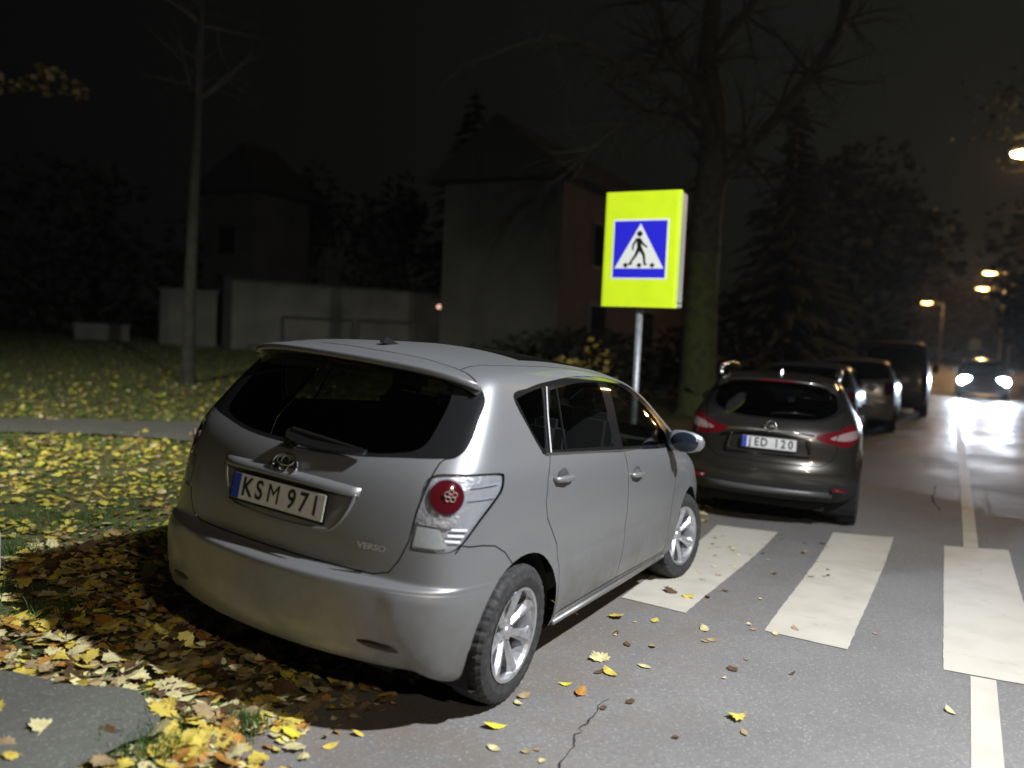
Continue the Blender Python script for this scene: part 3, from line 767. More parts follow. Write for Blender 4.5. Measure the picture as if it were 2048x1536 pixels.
flat_poly('zebra_stripe', [(5.45, -3.70), (5.45, -4.20), (1.73, -4.17), (1.73, -3.68)], MARK, .004, .05, rag=.0028)
flat_poly('centre_line', [(-6, -2.62), (-6, -2.75), (1.71, -2.92), (1.71, -2.80)], MARK, .004)
flat_poly('centre_line', [(5.46, -2.84), (5.46, -2.96), (60, -3.22), (60, -3.10)], MARK, .004, .5)
PATCH = asphalt('patch_asphalt', (.15, .15, .15), (.30, .30, .29), True, False)
flat_poly('road_patch', [(6.95, -3.15), (8.0, -3.13), (8.78, -3.12), (8.62, -4.5), (8.5, -7), (6.6, -7), (6.9, -4)], PATCH, .003, .15, rag=.015)
CRK = mat('crack_dark', (.02, .02, .02), .95)
def crack(pts, w):
    P_ = []
    for a, b in zip(pts, pts[1:]):
        for q in range(5): t = q / 5; P_.append((a[0] + (b[0] - a[0]) * t + random.uniform(-.012, .012), a[1] + (b[1] - a[1]) * t + random.uniform(-.014, .014)))
    P_.append(pts[-1]); L_, R_2 = [], []
    for i, p_ in enumerate(P_):
        a, b = Vector(P_[max(0, i - 1)]), Vector(P_[min(len(P_) - 1, i + 1)]); d = (b - a).normalized(); n = Vector((-d.y, d.x)) * w * random.uniform(.3, 1) * (.3 if i in (0, len(P_) - 1) else 1)
        L_.append(Vector(p_) + n); R_2.append(Vector(p_) - n)
    v = []; f = []
    for a, b in zip(L_, R_2): v += [(a.x, a.y, Hgt(a.x, a.y) + .004), (b.x, b.y, Hgt(b.x, b.y) + .004)]
    for i in range(len(L_) - 1): f.append((2 * i, 2 * i + 1, 2 * i + 3, 2 * i + 2))
    tag(pydata('asphalt_crack', v, f, CRK), kind='structure')
crack([(.32, -1.26), (.06, -1.27), (-.1, -1.28), (-.23, -1.31), (-.55, -1.36)], .0045)
crack([(8.69, -2.57), (7.64, -2.55), (6.96, -2.64)], .012)
crack([(6.6, -1.55), (7.4, -1.62), (7.9, -1.58)], .012)
crack([(8.7, -2.57), (8.76, -3.1), (8.6, -4.6)], .012)

SOIL = mat('soil', (.15, .135, .05), .95, noise=(3, (.06, .085, .022), .4, .6), bump=(25, .8, .03))
def vh(x, y): return Hgt(x, y) - .012 + .018 * wob(x * 1.2, y * 1.2) * (1 if y < 3 else .7)
sheet('grass_verge', spaced(-14, 16, .18, .8, 3, 7) + spaced(17, 170, 3, 8, 30, 25), spaced(-.62, 5, .12, .3, 0, 1.5) + spaced(5.4, 60, .5, 4, 9, 6) + [90, 160], vh, SOIL)
tag(pydata('ground', [(-200, -200, -.4), (400, -200, -.4), (400, 300, -.4), (-200, 300, -.4)], [(0, 1, 2, 3)], SOIL), kind='structure')
flat_poly('paved_strip', [(-1.20, .95), (-1.14, .60), (-1.03, .31), (-1.05, .11), (-1.17, .04), (-1.36, .07), (-1.9, .05), (-2.4, .5), (-2.0, 1.2)], PAV, .022, .08, rag=.022)
flat_poly('footpath', [(8.0, 3.2), (6.9, 5.0), (5.45, 7.45), (4.5, 8.6), (3.4, 9.9), (1.5, 12), (.6, 11.4), (2.9, 8.2), (3.75, 6.9), (4.15, 5.7), (5.2, 3.6), (6.0, 2.6)], PAV, .03, .2, rag=.07)

# ------------------------------------------------------------------ fallen leaves and grass
LC = dict(yellow=(.62, .48, .09), bright=(.68, .62, .06), pale=(.62, .55, .28), tan=(.34, .25, .13), brown=(.11, .065, .03), orange=(.42, .20, .04), green=(.10, .16, .03), olive=(.52, .47, .075))
LM = {k: mat('leaf_' + k, v, .55, noise=(25, tuple(c * .6 for c in v), .45, .75)) for k, v in LC.items()}
GM = [mat('grass_blade_green', (.045, .10, .018), .6), mat('grass_blade_dry', (.12, .13, .03), .6)]
MAPLE = [(0, -.48), (.03, -.2), (.22, -.30), (.27, -.17), (.46, -.10), (.40, .02), (.52, .20), (.37, .22), (.34, .34), (.22, .27), (.20, .42), (.09, .38), (0, .54), (-.09, .38), (-.20, .42), (-.22, .27), (-.34, .34), (-.37, .22), (-.52, .20), (-.40, .02), (-.46, -.10), (-.27, -.17), (-.22, -.30), (-.03, -.2)]
ROUND = [(0, -.6), (.03, -.35), (.26, -.30), (.33, -.12), (.44, .05), (.30, .16), (.34, .30), (.14, .30), (0, .46), (-.16, .28), (-.30, .32), (-.32, .12), (-.42, -.02), (-.30, -.14), (-.24, -.32), (-.03, -.35)]
OVAL = [(0, -.6), (.02, -.45), (.16, -.32), (.26, -.1), (.26, .12), (.15, .32), (0, .48), (-.15, .32), (-.26, .12), (-.26, -.1), (-.16, -.32), (-.02, -.45)]
def leaf_geo(x, y, z, size, tilt, curl, shape):
    c = [0, 0]; rz = random.uniform(0, 2 * PI); Rm = Matrix.Rotation(rz, 3, 'Z') @ Matrix.Rotation(random.gauss(0, tilt), 3, 'X') @ Matrix.Rotation(random.gauss(0, tilt), 3, 'Y')
    cx = random.uniform(-1, 1) * curl; cy = random.uniform(.2, 1) * curl
    pts = []
    for a, b in [(0, 0)] + shape:
        pts.append(Vector((x, y, z)) + Rm @ Vector((a * size, b * size, (cx * a * a * 2 + cy * b * b * 2 - abs(a) * curl * .4) * size)))
    mz = min(p_.z for p_ in pts)
    for p_ in pts: p_.z += max(0, z - .35 * (z - mz) - mz)
    n = len(shape); return pts, [(0, 1 + i, 1 + (i + 1) % n) for i in range(n)]
def litter(name, spots, label, cat='leaves'):
    v, f, mi = [], [], []; keys = list(LM); 
    for (x, y, size, key, shape, tilt) in spots:
        P_, F2 = leaf_geo(x, y, vh(x, y) + .012 + random.uniform(0, .02), size, tilt, random.uniform(.05, .35), shape)
        o = len(v); v += P_; f += [tuple(o + i for i in q) for q in F2]; mi += [keys.index(key)] * len(F2)
    o = pydata(name, v, f, [LM[k] for k in keys]); o.data.polygons.foreach_set('material_index', mi)
    return tag(o, label, cat, kind='stuff')
def on_path(x, y):
    return inside((x, y), [(-1.20, .95), (-1.14, .60), (-1.03, .31), (-1.05, .11), (-1.17, .04), (-1.36, .07), (-1.9, .05), (-2.4, .5), (-2.0, 1.2)])
FP = [(8.0, 3.2), (6.9, 5.0), (5.45, 7.45), (4.5, 8.6), (3.4, 9.9), (1.5, 12), (.6, 11.4), (2.9, 8.2), (3.75, 6.9), (4.15, 5.7), (5.2, 3.6), (6.0, 2.6)]
random.seed(11); sp_ = []
def pick(d): 
    r = random.random() * sum(w for k, w in d); 
    for k, w in d:
        r -= w
        if r <= 0: return k
    return d[-1][0]
def clump(x, y, s=1.7, o=0): return wob(x * s + o, y * s - o)
for i in range(30000):
    x = random.uniform(-2.6, 6.5); y = random.uniform(-.52, 7.5) if random.random() < .55 else random.uniform(-.50, 2.6)
    if y < -.36 + .12 * wob(x * 3, 5): 
        if random.random() < .75: continue
    if on_path(x, y) and random.random() < .955: continue
    if inside((x, y), FP) and random.random() < .84: continue
    if clump(x, y, 1.3, 4) < -.55 and random.random() < .8: continue
    near = x < .6 and y < 3
    big = random.random() < .26
    size = random.uniform(.075, .14) if big else random.uniform(.04, .08)
    col = pick([('pale', 2.8), ('tan', 2.4), ('yellow', 2.0), ('bright', .35), ('brown', 1.8), ('orange', 1.3)]) if near else pick([('pale', 1.3), ('olive', 5), ('yellow', 2.2), ('tan', 1.4), ('brown', 1.2), ('green', 1.6), ('orange', .2)])
    if not near: size *= .8
    if clump(x, y, 2.4, 1) > .45 and col in ('tan', 'brown'): col = 'yellow'
    sp_.append((x, y, size, col, (MAPLE if random.random() < .5 else ROUND) if big else (OVAL if random.random() < .6 else ROUND), .22))
for i in range(13000):
    x = random.uniform(-1, 24); y = random.uniform(5.5, 17)
    if inside((x, y), FP) and random.random() < .84: continue
    if y > 9 + 5 * random.random() + .2 * x: continue
    sp_.append((x, y, random.uniform(.06, .12), pick([('pale', 1), ('olive', 4), ('yellow', 1), ('tan', 2), ('green', 2), ('brown', 1)]), [(0, -.5), (.35, -.1), (.3, .35), (-.3, .35), (-.35, -.1)], .25))
litter('fallen_leaves', sp_, 'yellow and brown fallen leaves carpeting the verge behind the near car')
v, f, mi = [], [], []
def blade(x, y, h, w, k):
    a = random.uniform(0, 2 * PI); lx, ly = math.cos(a) * w, math.sin(a) * w; tx, ty = random.gauss(0, h * .4), random.gauss(0, h * .4); z = vh(x, y) - .003; o = len(v)
    v.extend([(x - lx, y - ly, z), (x + lx, y + ly, z), (x + tx * .4 + lx * .6, y + ty * .4 + ly * .6, z + h * .6), (x + tx * .4 - lx * .6, y + ty * .4 - ly * .6, z + h * .6), (x + tx, y + ty, z + h)])
    f.extend([(o, o + 1, o + 2, o + 3), (o + 3, o + 2, o + 4)]); mi.extend([k, k])
for i in range(30000):
    x = random.uniform(-2.5, 7); y = random.uniform(-.3, 9)
    if on_path(x, y) or inside((x, y), FP): continue
    g = clump(x, y, 1.3, 4)
    if g > -.25 and random.random() < .72: continue
    blade(x, y, random.uniform(.03, .085), .0028, 0 if random.random() < .72 else 1)
for i in range(1600):       # tufts close to the camera
    cx, cy, r = random.choice([(-.62, 1.42, .16), (-1.22, -.02, .12), (-.70, 2.0, .2), (-.05, 2.75, .2), (-.88, -.15, .07), (.7, 3.3, .35)])
    blade(random.gauss(cx, r * .5), random.gauss(cy, r * .5), random.uniform(.04, .11), .003, 0)
for i in range(15000):
    x = random.uniform(2, 26); y = random.uniform(6, 22)
    if inside((x, y), FP): continue
    blade(x, y, random.uniform(.05, .13), .008, 0 if random.random() < .6 else 1)
o = pydata('grass', v, f, GM); o.data.polygons.foreach_set('material_index', mi); tag(o, 'short green grass growing through the leaves of the verge', 'grass', kind='stuff')

# leaves on the asphalt, one by one
def road_leaf(x, y, size, key, shape, label, cat='leaf', group=None, curl=.22):
    P_, F2 = leaf_geo(0, 0, .006, size, .12, curl, shape)
    o = pydata('fallen_leaf', P_, F2, LM[key]); o.location = (x, y, Hgt(x, y)); tag(o, label, cat, group)
random.seed(5)
for a in [(1.48, -.86, .13, 'yellow', MAPLE, 'large yellow maple leaf on the asphalt below the rear door of the near car'),
          (.76, -1.05, .13, 'pale', MAPLE, 'pale ragged maple leaf on the asphalt between the near car and the crack'),
          (.61, -1.16, .115, 'yellow', OVAL, 'yellow oval leaf just above the crack in the asphalt'),
          (.35, -1.03, .07, 'bright', OVAL, 'small lime-green leaf beside the rear wheel, left of the crack'),
          (.30, -1.13, .10, 'orange', OVAL, 'flat orange-brown leaf at the top of the crack'),
          (-.23, -.95, .11, 'bright', OVAL, 'yellow leaf alone on the bare asphalt behind the rear wheel'),
          (-.40, -1.04, .07, 'pale', OVAL, 'small pale leaf nearest the bottom edge right of the shadow'),
          (.11, -.92, .075, 'tan', OVAL, 'small tan leaf curled up against the rear tyre'),
          (.03, -.93, .065, 'pale', OVAL, 'pale leaf tucked under the side of the rear tyre'),
          (.46, -1.84, .10, 'yellow', MAPLE, 'yellow leaf alone in the middle of the near lane'),
          (1.6, -1.39, .10, 'pale', OVAL, 'pale greenish leaf in front of the zebra stripes, between the first two'),
          (.80, -1.28, .085, 'pale', OVAL, 'cream oval leaf on open asphalt right of the maple leaf'),
          (1.57, -1.09, .09, 'yellow', OVAL, 'yellow leaf just short of the first zebra stripe corner'),
          (2.25, -1.10, .11, 'yellow', MAPLE, 'yellow maple leaf lying on the edge of the first zebra stripe'),
          (2.3, -.98, .12, 'brown', MAPLE, 'dark brown curled leaf on the first zebra stripe'),
          (1.98, -1.86, .07, 'tan', OVAL, 'brownish leaf near the close end of the middle zebra stripe'),
          (1.80, -1.77, .07, 'pale', OVAL, 'whitish leaf on the close corner of the middle zebra stripe'),
          (1.11, -2.70, .075, 'pale', OVAL, 'pale leaf touching the left side of the centre line')]:
    road_leaf(*a)
for i in range(62):
    for _ in range(30):
        x = random.uniform(-.6, 6); y = -.7 - abs(random.gauss(0, .75))
        if y < -3.4 or (x < 3.4 and y > -.95) or (x > 5.0 and y > -1.95): continue
        break
    road_leaf(x, y, random.uniform(.03, .075), pick([('pale', 2), ('tan', 3), ('brown', 3), ('yellow', 1)]), OVAL if random.random() < .8 else MAPLE, 'small dry leaf scattered on the grey asphalt of the crossing', group='small dry leaves on the asphalt')

# ------------------------------------------------------------------ trees
BARK = mat('bark', (.10, .095, .07), .9, noise=(6, (.055, .05, .04), .4, .65), bump=(14, 1, .03))
MOSS = mat('mossy_bark', (.13, .15, .045), .9, noise=(5, (.07, .07, .05), .45, .7), bump=(14, 1, .03))
TWIG = mat('twig', (.055, .05, .04), .9)
def grow(bm, p_, d, ln, r, depth, droop=.0, seg=5):
    pts = [p_]; rad = [r]; q = p_.copy(); dd = d.copy()
    for i in range(4):
        dd = (dd + Vector((random.gauss(0, .18), random.gauss(0, .18), random.gauss(0, .14) - droop))).normalized(); q = q + dd * ln / 4; pts.append(q.copy()); rad.append(r * (1 - .2 * (i + 1)))
    tube(bm, pts, rad, seg if r > .02 else 3, False)
    if depth <= 0: return
    for k in range(random.choice((3, 4, 4))):
        i = random.randint(1, 4); t = (pts[i] - pts[i - 1]).normalized()
        nd = (t * .7 + Vector((random.gauss(0, .6), random.gauss(0, .6), random.gauss(0, .45)))).normalized()
        grow(bm, pts[i], nd, ln * random.uniform(.5, .75), rad[i] * .6, depth - 1, droop, seg)
random.seed(21)
t = empty('big_bare_tree', 'big bare mossy-trunked tree with forked limbs beside the pedestrian sign', 'tree', (14.3, 2.15, .1))
def rel(pts, o): return [Vector(q) - Vector(o) for q in pts]
T0 = (14.3, 2.15, .1)
bm = bmesh.new(); tube(bm, rel([(14.40, 2.13, -.1), (14.46, 2.13, .25), (14.52, 2.17, 1.09), (14.6, 2.21, 2.62), (14.68, 2.22, 3.6)], T0), [.58, .46, .39, .36, .35], 20, False)
for v_ in bm.verts: v_.co += Vector((v_.co.x, v_.co.y, 0)).normalized() * .02 * wob(v_.co.x * 9, v_.co.z * 3)
obj('mossy_trunk', bm, MOSS, t, True)
bm = bmesh.new(); tube(bm, rel([(14.68, 2.22, 3.6), (14.7, 2.23, 4.25), (14.81, 2.19, 5.56), (15.07, 2.27, 6.7), (15.23, 2.54, 7.86), (15.43, 2.56, 9.12), (15.67, 2.56, 11.1), (15.8, 2.7, 14)], T0), [.35, .34, .31, .28, .24, .20, .14, .05], 16, False)
obj('trunk', bm, BARK, t, True)
limbs = [([(14.84, 2.1, 4.9), (14.87, 2.02, 5.24), (14.89, 1.63, 5.75), (14.95, .95, 6.46), (15.01, .31, 7.34), (15.11, -.21, 8.23), (15.24, -.31, 9.47), (15.2, -.4, 11)], .19, .06),
         ([(14.94, 2.27, 6.3), (14.65, 2.75, 7.49), (14.07, 3.06, 7.98), (13.76, 3.34, 8.84), (13.36, 3.37, 9.9), (13, 3.4, 11)], .15, .05),
         ([(15.0, 2.45, 7.2), (13.91, 3.1, 7.62), (12.99, 3.75, 7.31), (12.34, 4.16, 7.55), (11.42, 4.61, 7.49)], .10, .02),
         ([(15.0, 2.41, 6.6), (13.94, 2.95, 6.89), (13.24, 3.12, 6.21), (12.76, 3.59, 6.02), (11.9, 3.86, 5.36)], .09, .015),
         ([(15.25, 2.5, 8.0), (15.3, 1.8, 8.9), (15.5, 1.2, 9.8), (15.4, .9, 11)], .12, .04),
         ([(14.9, 2.3, 6.0), (15.6, 3.2, 6.9), (16.0, 4.2, 7.2), (16.2, 5.2, 7.9)], .09, .03)]
for pts, r0, r1 in limbs:
    bm = bmesh.new(); n = len(pts); R0 = rel(pts, T0); tube(bm, R0, [r0 + (r1 - r0) * i / (n - 1) for i in range(n)], 10, False)
    for i in range(1, n):
        for k in range(6):
            d = (R0[i] - R0[i - 1]).normalized(); nd = (d * .5 + Vector((random.gauss(0, .6), random.gauss(0, .6), random.gauss(0, .5)))).normalized()
            grow(bm, R0[i], nd, random.uniform(1.0, 1.9), max(.02, (r0 + (r1 - r0) * i / (n - 1)) * .42), 2, .05)
    obj('limb', bm, BARK, t, True)
def thin_tree(pts, r, label, o, first, ln, m=BARK, name='young_tree', cat='tree', group=None):
    t = empty(name, label, cat, o, group=group)
    bm = bmesh.new(); R0 = rel(pts, o); n = len(pts); tube(bm, R0, [r * (1 - .75 * i / (n - 1)) * (1.35 if i == 0 else 1) for i in range(n)], 12, False); obj('trunk', bm, m, t, True)
    bm = bmesh.new()
    for i in range(first, n):
        for k in range(5):
            nd = Vector((random.gauss(0, .7), random.gauss(0, .7), random.uniform(.1, .9))).normalized(); grow(bm, R0[i] if i else R0[0], nd, ln * random.uniform(.7, 1.2), .035, 2, .0)
    obj('crown', bm, TWIG, t); return t
thin_tree([(10.04, 12.72, .05), (10.06, 12.78, .5), (10.12, 12.85, 1.57), (10.21, 12.91, 3.29), (10.3, 12.96, 5.01), (10.39, 13.01, 6.73), (10.48, 13.07, 8.45), (10.55, 13.16, 10.2), (10.6, 13.2, 12)], .175, 'slim grey-trunked tree standing alone on the far grass left of the near car', (10.05, 12.75, .1), 5, 1.8, mat('grey_bark', (.030, .030, .023), .9, noise=(5, (.017, .017, .014), .4, .65), bump=(16, 1, .02)))
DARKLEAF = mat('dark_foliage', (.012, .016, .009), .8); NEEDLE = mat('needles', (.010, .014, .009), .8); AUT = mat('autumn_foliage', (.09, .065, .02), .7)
def leafy(name, label, c, rx, ry, rz, n, size, m, trunk_h, blobs=9, group=None, cat='tree'):
    t = empty(name, label, cat, (c[0], c[1], 0), group=group)
    if trunk_h:
        bm = bmesh.new(); tube(bm, [(0, 0, 0), (.05, 0, trunk_h), (.0, .1, c[2])], [.22, .17, .08], 8, False)
        for k in range(8): grow(bm, Vector((0, 0, trunk_h)), Vector((random.gauss(0, 1), random.gauss(0, 1), 1)).normalized(), rz * 1.2, .06, 1)
        obj('trunk', bm, BARK, t)
    B = [(random.gauss(0, .45) * rx, random.gauss(0, .45) * ry, random.uniform(-.7, .8) * rz, random.uniform(.3, .55)) for _ in range(blobs)]
    v, f = [], []
    for i in range(n):
        bx, by, bz, s = random.choice(B); d = Vector((random.gauss(0, 1), random.gauss(0, 1), random.gauss(0, 1))).normalized() * random.random() ** .4 * s
        q = Vector((bx + d.x * rx, by + d.y * ry, c[2] + bz + d.z * rz)); Rm = Matrix.Rotation(random.uniform(0, 6), 3, 'Z') @ Matrix.Rotation(random.uniform(0, 3), 3, 'X'); o = len(v); s2 = size * random.uniform(.6, 1.4)
        v += [q + Rm @ Vector(w) * s2 for w in ((-.5, -.3, 0), (.4, -.35, .1), (.55, .3, 0), (-.3, .4, -.1))]; f.append((o, o + 1, o + 2, o + 3))
    pydata('crown', v, f, m, t); return t
def spruce(name, label, x, y, h, r, z0=.3, layers=34, group=None):
    t = empty(name, label, 'tree', (x, y, 0), group=group)
    bm = bmesh.new(); tube(bm, [(0, 0, 0), (0, 0, h)], [.25, .03], 8, False); obj('trunk', bm, BARK, t)
    v, f = [], []
    for L_ in range(layers):
        u = L_ / layers; z = z0 + (h - z0) * u; rr = r * (1 - u) ** .85 * random.uniform(.78, 1.1) + .08
        for k in range(int(9 + 9 * (1 - u))):
            a = random.uniform(0, 2 * PI); ln = rr * random.uniform(.7, 1.12); dx, dy = math.cos(a), math.sin(a)
            for s in range(6):
                t0 = s / 6; t1 = (s + 1.4) / 6; w = .16 * rr * (1 - t0) + .10; zz0 = z - ln * .28 * t0 + random.uniform(-.05, .05); zz1 = z - ln * .33 * t1 - random.uniform(0, .12)
                o = len(v); v += [(dx * ln * t0 - dy * w, dy * ln * t0 + dx * w, zz0 - .08), (dx * ln * t0, dy * ln * t0, zz0 + .05), (dx * ln * t1, dy * ln * t1, zz1), (dx * ln * t0 + dy * w, dy * ln * t0 - dx * w, zz0 - .08)]
                f += [(o, o + 1, o + 2), (o + 1, o + 3, o + 2)]
    pydata('crown', v, f, NEEDLE, t); return t
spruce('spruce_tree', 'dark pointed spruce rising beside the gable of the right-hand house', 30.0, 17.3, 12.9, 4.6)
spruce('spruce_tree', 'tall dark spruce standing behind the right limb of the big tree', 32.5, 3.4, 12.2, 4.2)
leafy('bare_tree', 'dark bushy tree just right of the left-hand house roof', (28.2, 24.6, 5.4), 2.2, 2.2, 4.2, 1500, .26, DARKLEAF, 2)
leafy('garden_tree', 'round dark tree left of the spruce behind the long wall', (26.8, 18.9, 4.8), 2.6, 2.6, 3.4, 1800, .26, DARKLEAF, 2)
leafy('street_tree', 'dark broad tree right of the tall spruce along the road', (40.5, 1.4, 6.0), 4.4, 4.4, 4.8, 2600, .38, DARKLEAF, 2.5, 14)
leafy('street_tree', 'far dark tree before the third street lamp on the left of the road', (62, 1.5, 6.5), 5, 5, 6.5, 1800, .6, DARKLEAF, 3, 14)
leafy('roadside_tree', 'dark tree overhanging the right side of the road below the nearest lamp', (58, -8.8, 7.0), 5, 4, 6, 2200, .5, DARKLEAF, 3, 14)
leafy('roadside_tree', 'far dark tree closing the end of the road', (150, -6, 9), 14, 12, 9, 1800, 1.2, DARKLEAF, 3, 16)
t = empty('overhanging_tree', 'leafy branches of a tree reaching in around the nearest orange street lamp', 'tree', (29, -9.5, 0))
bm = bmesh.new(); tube(bm, [(0, 0, 0), (.1, .2, 4), (0, .8, 7)], [.3, .25, .15], 10, False)
for k in range(16): grow(bm, Vector((0, .5, 6 + random.uniform(-1, 2))), Vector((random.gauss(0, .5), random.uniform(.3, 1), random.uniform(-.1, .5))).normalized(), 3.6, .07, 2, .03)
obj('trunk', bm, BARK, t)
v, f = [], []
for i in range(900):
    b = random.choice([(0, 3.6, 8.6), (-.6, 4.2, 9.6), (.3, 2.8, 7.6), (.5, 4.6, 8.9), (-.3, 2.0, 9.2), (0, 5.6, 10.2)]); q = Vector(b) + Vector((random.gauss(0, .6), random.gauss(0, .7), random.gauss(0, .45))); Rm = Matrix.Rotation(random.uniform(0, 6), 3, 'Z') @ Matrix.Rotation(random.uniform(0, 3), 3, 'X'); o = len(v)
    v += [q + Rm @ Vector(w) * .16 for w in ((-.5, -.3, 0), (.4, -.35, .1), (.55, .3, 0), (-.3, .4, -.1))]; f.append((o, o + 1, o + 2, o + 3))
pydata('crown', v, f, DARKLEAF, t)
leafy('leafy_tree', 'dark tree with a few lit orange leaves high at the far left', (6.83, 13.5, 6.3), .85, .85, .42, 110, .12, AUT, 0, 4)
leafy('yellow_shrub', 'sparse yellow-leaved shrub just behind the sign pole', (9.9, 2.9, 1.05), .9, .8, .75, 260, .10, mat('yellow_shrub_leaves', (.34, .24, .05), .6), .3, 6, cat='shrub')
leafy('hedge', 'low black hedge along the foot of the right-hand house', (17.2, 5.4, .95), 3.4, 3.4, .95, 3800, .16, DARKLEAF, 0, 34, cat='hedge')
leafy('left_bushes', 'dark bushes filling the garden at the far left behind the slim tree', (19, 30, 3), 9, 6, 4, 3000, .4, DARKLEAF, 1, 20, cat='bushes').name = 'dark_bushes'

# ------------------------------------------------------------------ houses, wall, frames
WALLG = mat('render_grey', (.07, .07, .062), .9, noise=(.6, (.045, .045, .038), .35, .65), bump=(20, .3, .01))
WALLWARM = mat('render_orange_lit', (.055, .034, .027), .9, noise=(1.2, (.04, .028, .022), .35, .65), bump=(20, .3, .01))  # house wall with the orange street-lamp light put into its colour
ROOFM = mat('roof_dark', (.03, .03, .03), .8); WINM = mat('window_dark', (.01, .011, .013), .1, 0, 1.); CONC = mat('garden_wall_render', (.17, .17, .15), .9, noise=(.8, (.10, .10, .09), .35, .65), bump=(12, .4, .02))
def house(name, label, x, y, lx, ly, h, roof_h, ridge_axis, walls, wins, chim, over=.5, rot=0, hip=True):
    t = empty(name, label, 'house', (x, y, 0), rot)
    bm = bmesh.new(); box(bm, (lx / 2, ly / 2, h / 2), (lx, ly, h)); o = obj('wall', bm, walls, t)
    for p_ in o.data.polygons: p_.material_index = (1 if p_.normal.y < -.5 else 0) if len(walls) > 1 else 0  # road-facing wall gets the orange-lit colour
    bm = bmesh.new(); a, b = -over, lx + over; c, d = -over, ly + over
    e = [bm.verts.new(q) for q in ((a, c, h), (b, c, h), (b, d, h), (a, d, h))]
    if ridge_axis == 'x': r = [bm.verts.new((a + (ly * .42 if hip else 0), ly / 2, h + roof_h)), bm.verts.new((b - (ly * .42 if hip else 0), ly / 2, h + roof_h))]; F3 = [(e[0], e[1], r[1], r[0]), (e[2], e[3], r[0], r[1]), (e[3], e[0], r[0]), (e[1], e[2], r[1]), (e[3], e[2], e[1], e[0])]
    else: r = [bm.verts.new((lx / 2, c, h + roof_h)), bm.verts.new((lx / 2, d, h + roof_h))]; F3 = [(e[0], r[0], r[1], e[3]), (e[1], e[2], r[1], r[0]), (e[0], e[1], r[0]), (e[2], e[3], r[1]), (e[3], e[2], e[1], e[0])]
    for q in F3: bm.faces.new(q)
    bmesh.ops.recalc_face_normals(bm, faces=bm.faces); ro = obj('roof', bm, ROOFM, t)
    if chim: bm = bmesh.new(); box(bm, chim, (.7, .7, 2.0)); obj('chimney', bm, walls[0], ro)
    for (face, u, z, w, hh) in wins:
        c_ = (u, -.03, z) if face == 'y' else (-.03, u, z); s_ = (w, .1, hh) if face == 'y' else (.1, w, hh); s2 = (w + .16, .06, hh + .16) if face == 'y' else (.06, w + .16, hh + .16)
        bm = bmesh.new(); box(bm, c_, s2); wo = obj('window', bm, mat('window_frame', (.07, .068, .06), .6), t); bm = bmesh.new(); box(bm, c_, s_); obj('pane', bm, WINM, wo)
    return t
house('right_house', 'broad two-storey house with dark pitched roof behind the pedestrian sign', 18.5, 7.4, 17, 4.0, 6.2, 1.9, 'x', [WALLG, WALLWARM], [('y', 3, 4.6, 1.3, 1.3), ('y', 7, 4.6, 1.3, 1.3), ('y', 11, 4.6, 1.3, 1.3), ('y', 3, 2.0, 1.3, 1.4), ('y', 8, 2.0, 1.3, 1.4)], None, hip=False).name = 'pitched_roof_house'
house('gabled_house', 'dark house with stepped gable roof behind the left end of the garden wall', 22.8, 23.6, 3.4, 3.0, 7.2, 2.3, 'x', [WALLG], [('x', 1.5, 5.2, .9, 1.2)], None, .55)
# garden wall
t = empty('garden_wall', 'long pale rendered garden wall behind the metal frames', 'wall', (18.64, 20.5, 0))
d = Vector((25.6 - 18.64, 15.87 - 20.5, 0)); ang = math.atan2(d.y, d.x); t.rotation_euler = (0, 0, ang); LW = d.length + 1
bm = bmesh.new(); box(bm, (LW / 2, 0, 1.6), (LW, .3, 3.1)); obj('panel', bm, CONC, t)
bm = bmesh.new(); box(bm, (LW / 2, 0, 3.19), (LW + .1, .42, .08), bev=.01); obj('coping', bm, mat('coping_dark', (.05, .05, .05), .8), t)
bm = bmesh.new(); box(bm, (-.15, 0, 1.5), (.28, .5, 3.6), bev=.02); obj('end_post', bm, ROOFM, t)
t2 = empty('low_wall', 'lower pale wall section left of the dark post behind the slim tree', 'wall', (17.4, 21.7, 0)); t2.rotation_euler = (0, 0, ang)
bm = bmesh.new(); box(bm, (.3, 0, 1.45), (1.9, .28, 2.5)); obj('panel', bm, CONC, t2); bm = bmesh.new(); box(bm, (.3, 0, 2.735), (2.0, .36, .07), bev=.01); obj('coping', bm, CONC, t2)
t3 = empty('low_wall', 'short pale wall stub seen left of the slim tree trunk', 'wall', (15.6, 23.4, 0)); t3.rotation_euler = (0, 0, ang)
bm = bmesh.new(); box(bm, (0, 0, .75), (1.7, .28, 1.2)); obj('panel', bm, CONC, t3); bm = bmesh.new(); box(bm, (0, 0, 1.38), (1.8, .36, .06), bev=.01); obj('coping', bm, CONC, t3)
FRM = mat('frame_black', (.012, .012, .012), .6)
for (a, b, lab) in (((14.93, 14.52), (15.86, 12.71), 'left black tubular lawn railing standing before the garden wall'), ((15.93, 12.58), (16.7, 11.1), 'right black tubular lawn railing, nearer the spruce, before the garden wall')):
    t = empty('lawn_railing', lab, 'frame', (a[0], a[1], 0)); dx, dy = b[0] - a[0], b[1] - a[1]
    bm = bmesh.new(); tube(bm, [(0, 0, .1), (0, 0, 1.86)], .05, 8); obj('post', bm, FRM, t)
    bm = bmesh.new(); tube(bm, [(dx, dy, .1), (dx, dy, 1.86)], .05, 8); obj('post', bm, FRM, t)
    bm = bmesh.new(); tube(bm, [(0, 0, 1.88), (dx, dy, 1.88)], .045, 8); obj('top_rail', bm, FRM, t)
    bm = bmesh.new(); tube(bm, [(0, 0, .75), (dx, dy, .75)], .03, 8); obj('lower_rail', bm, FRM, t)
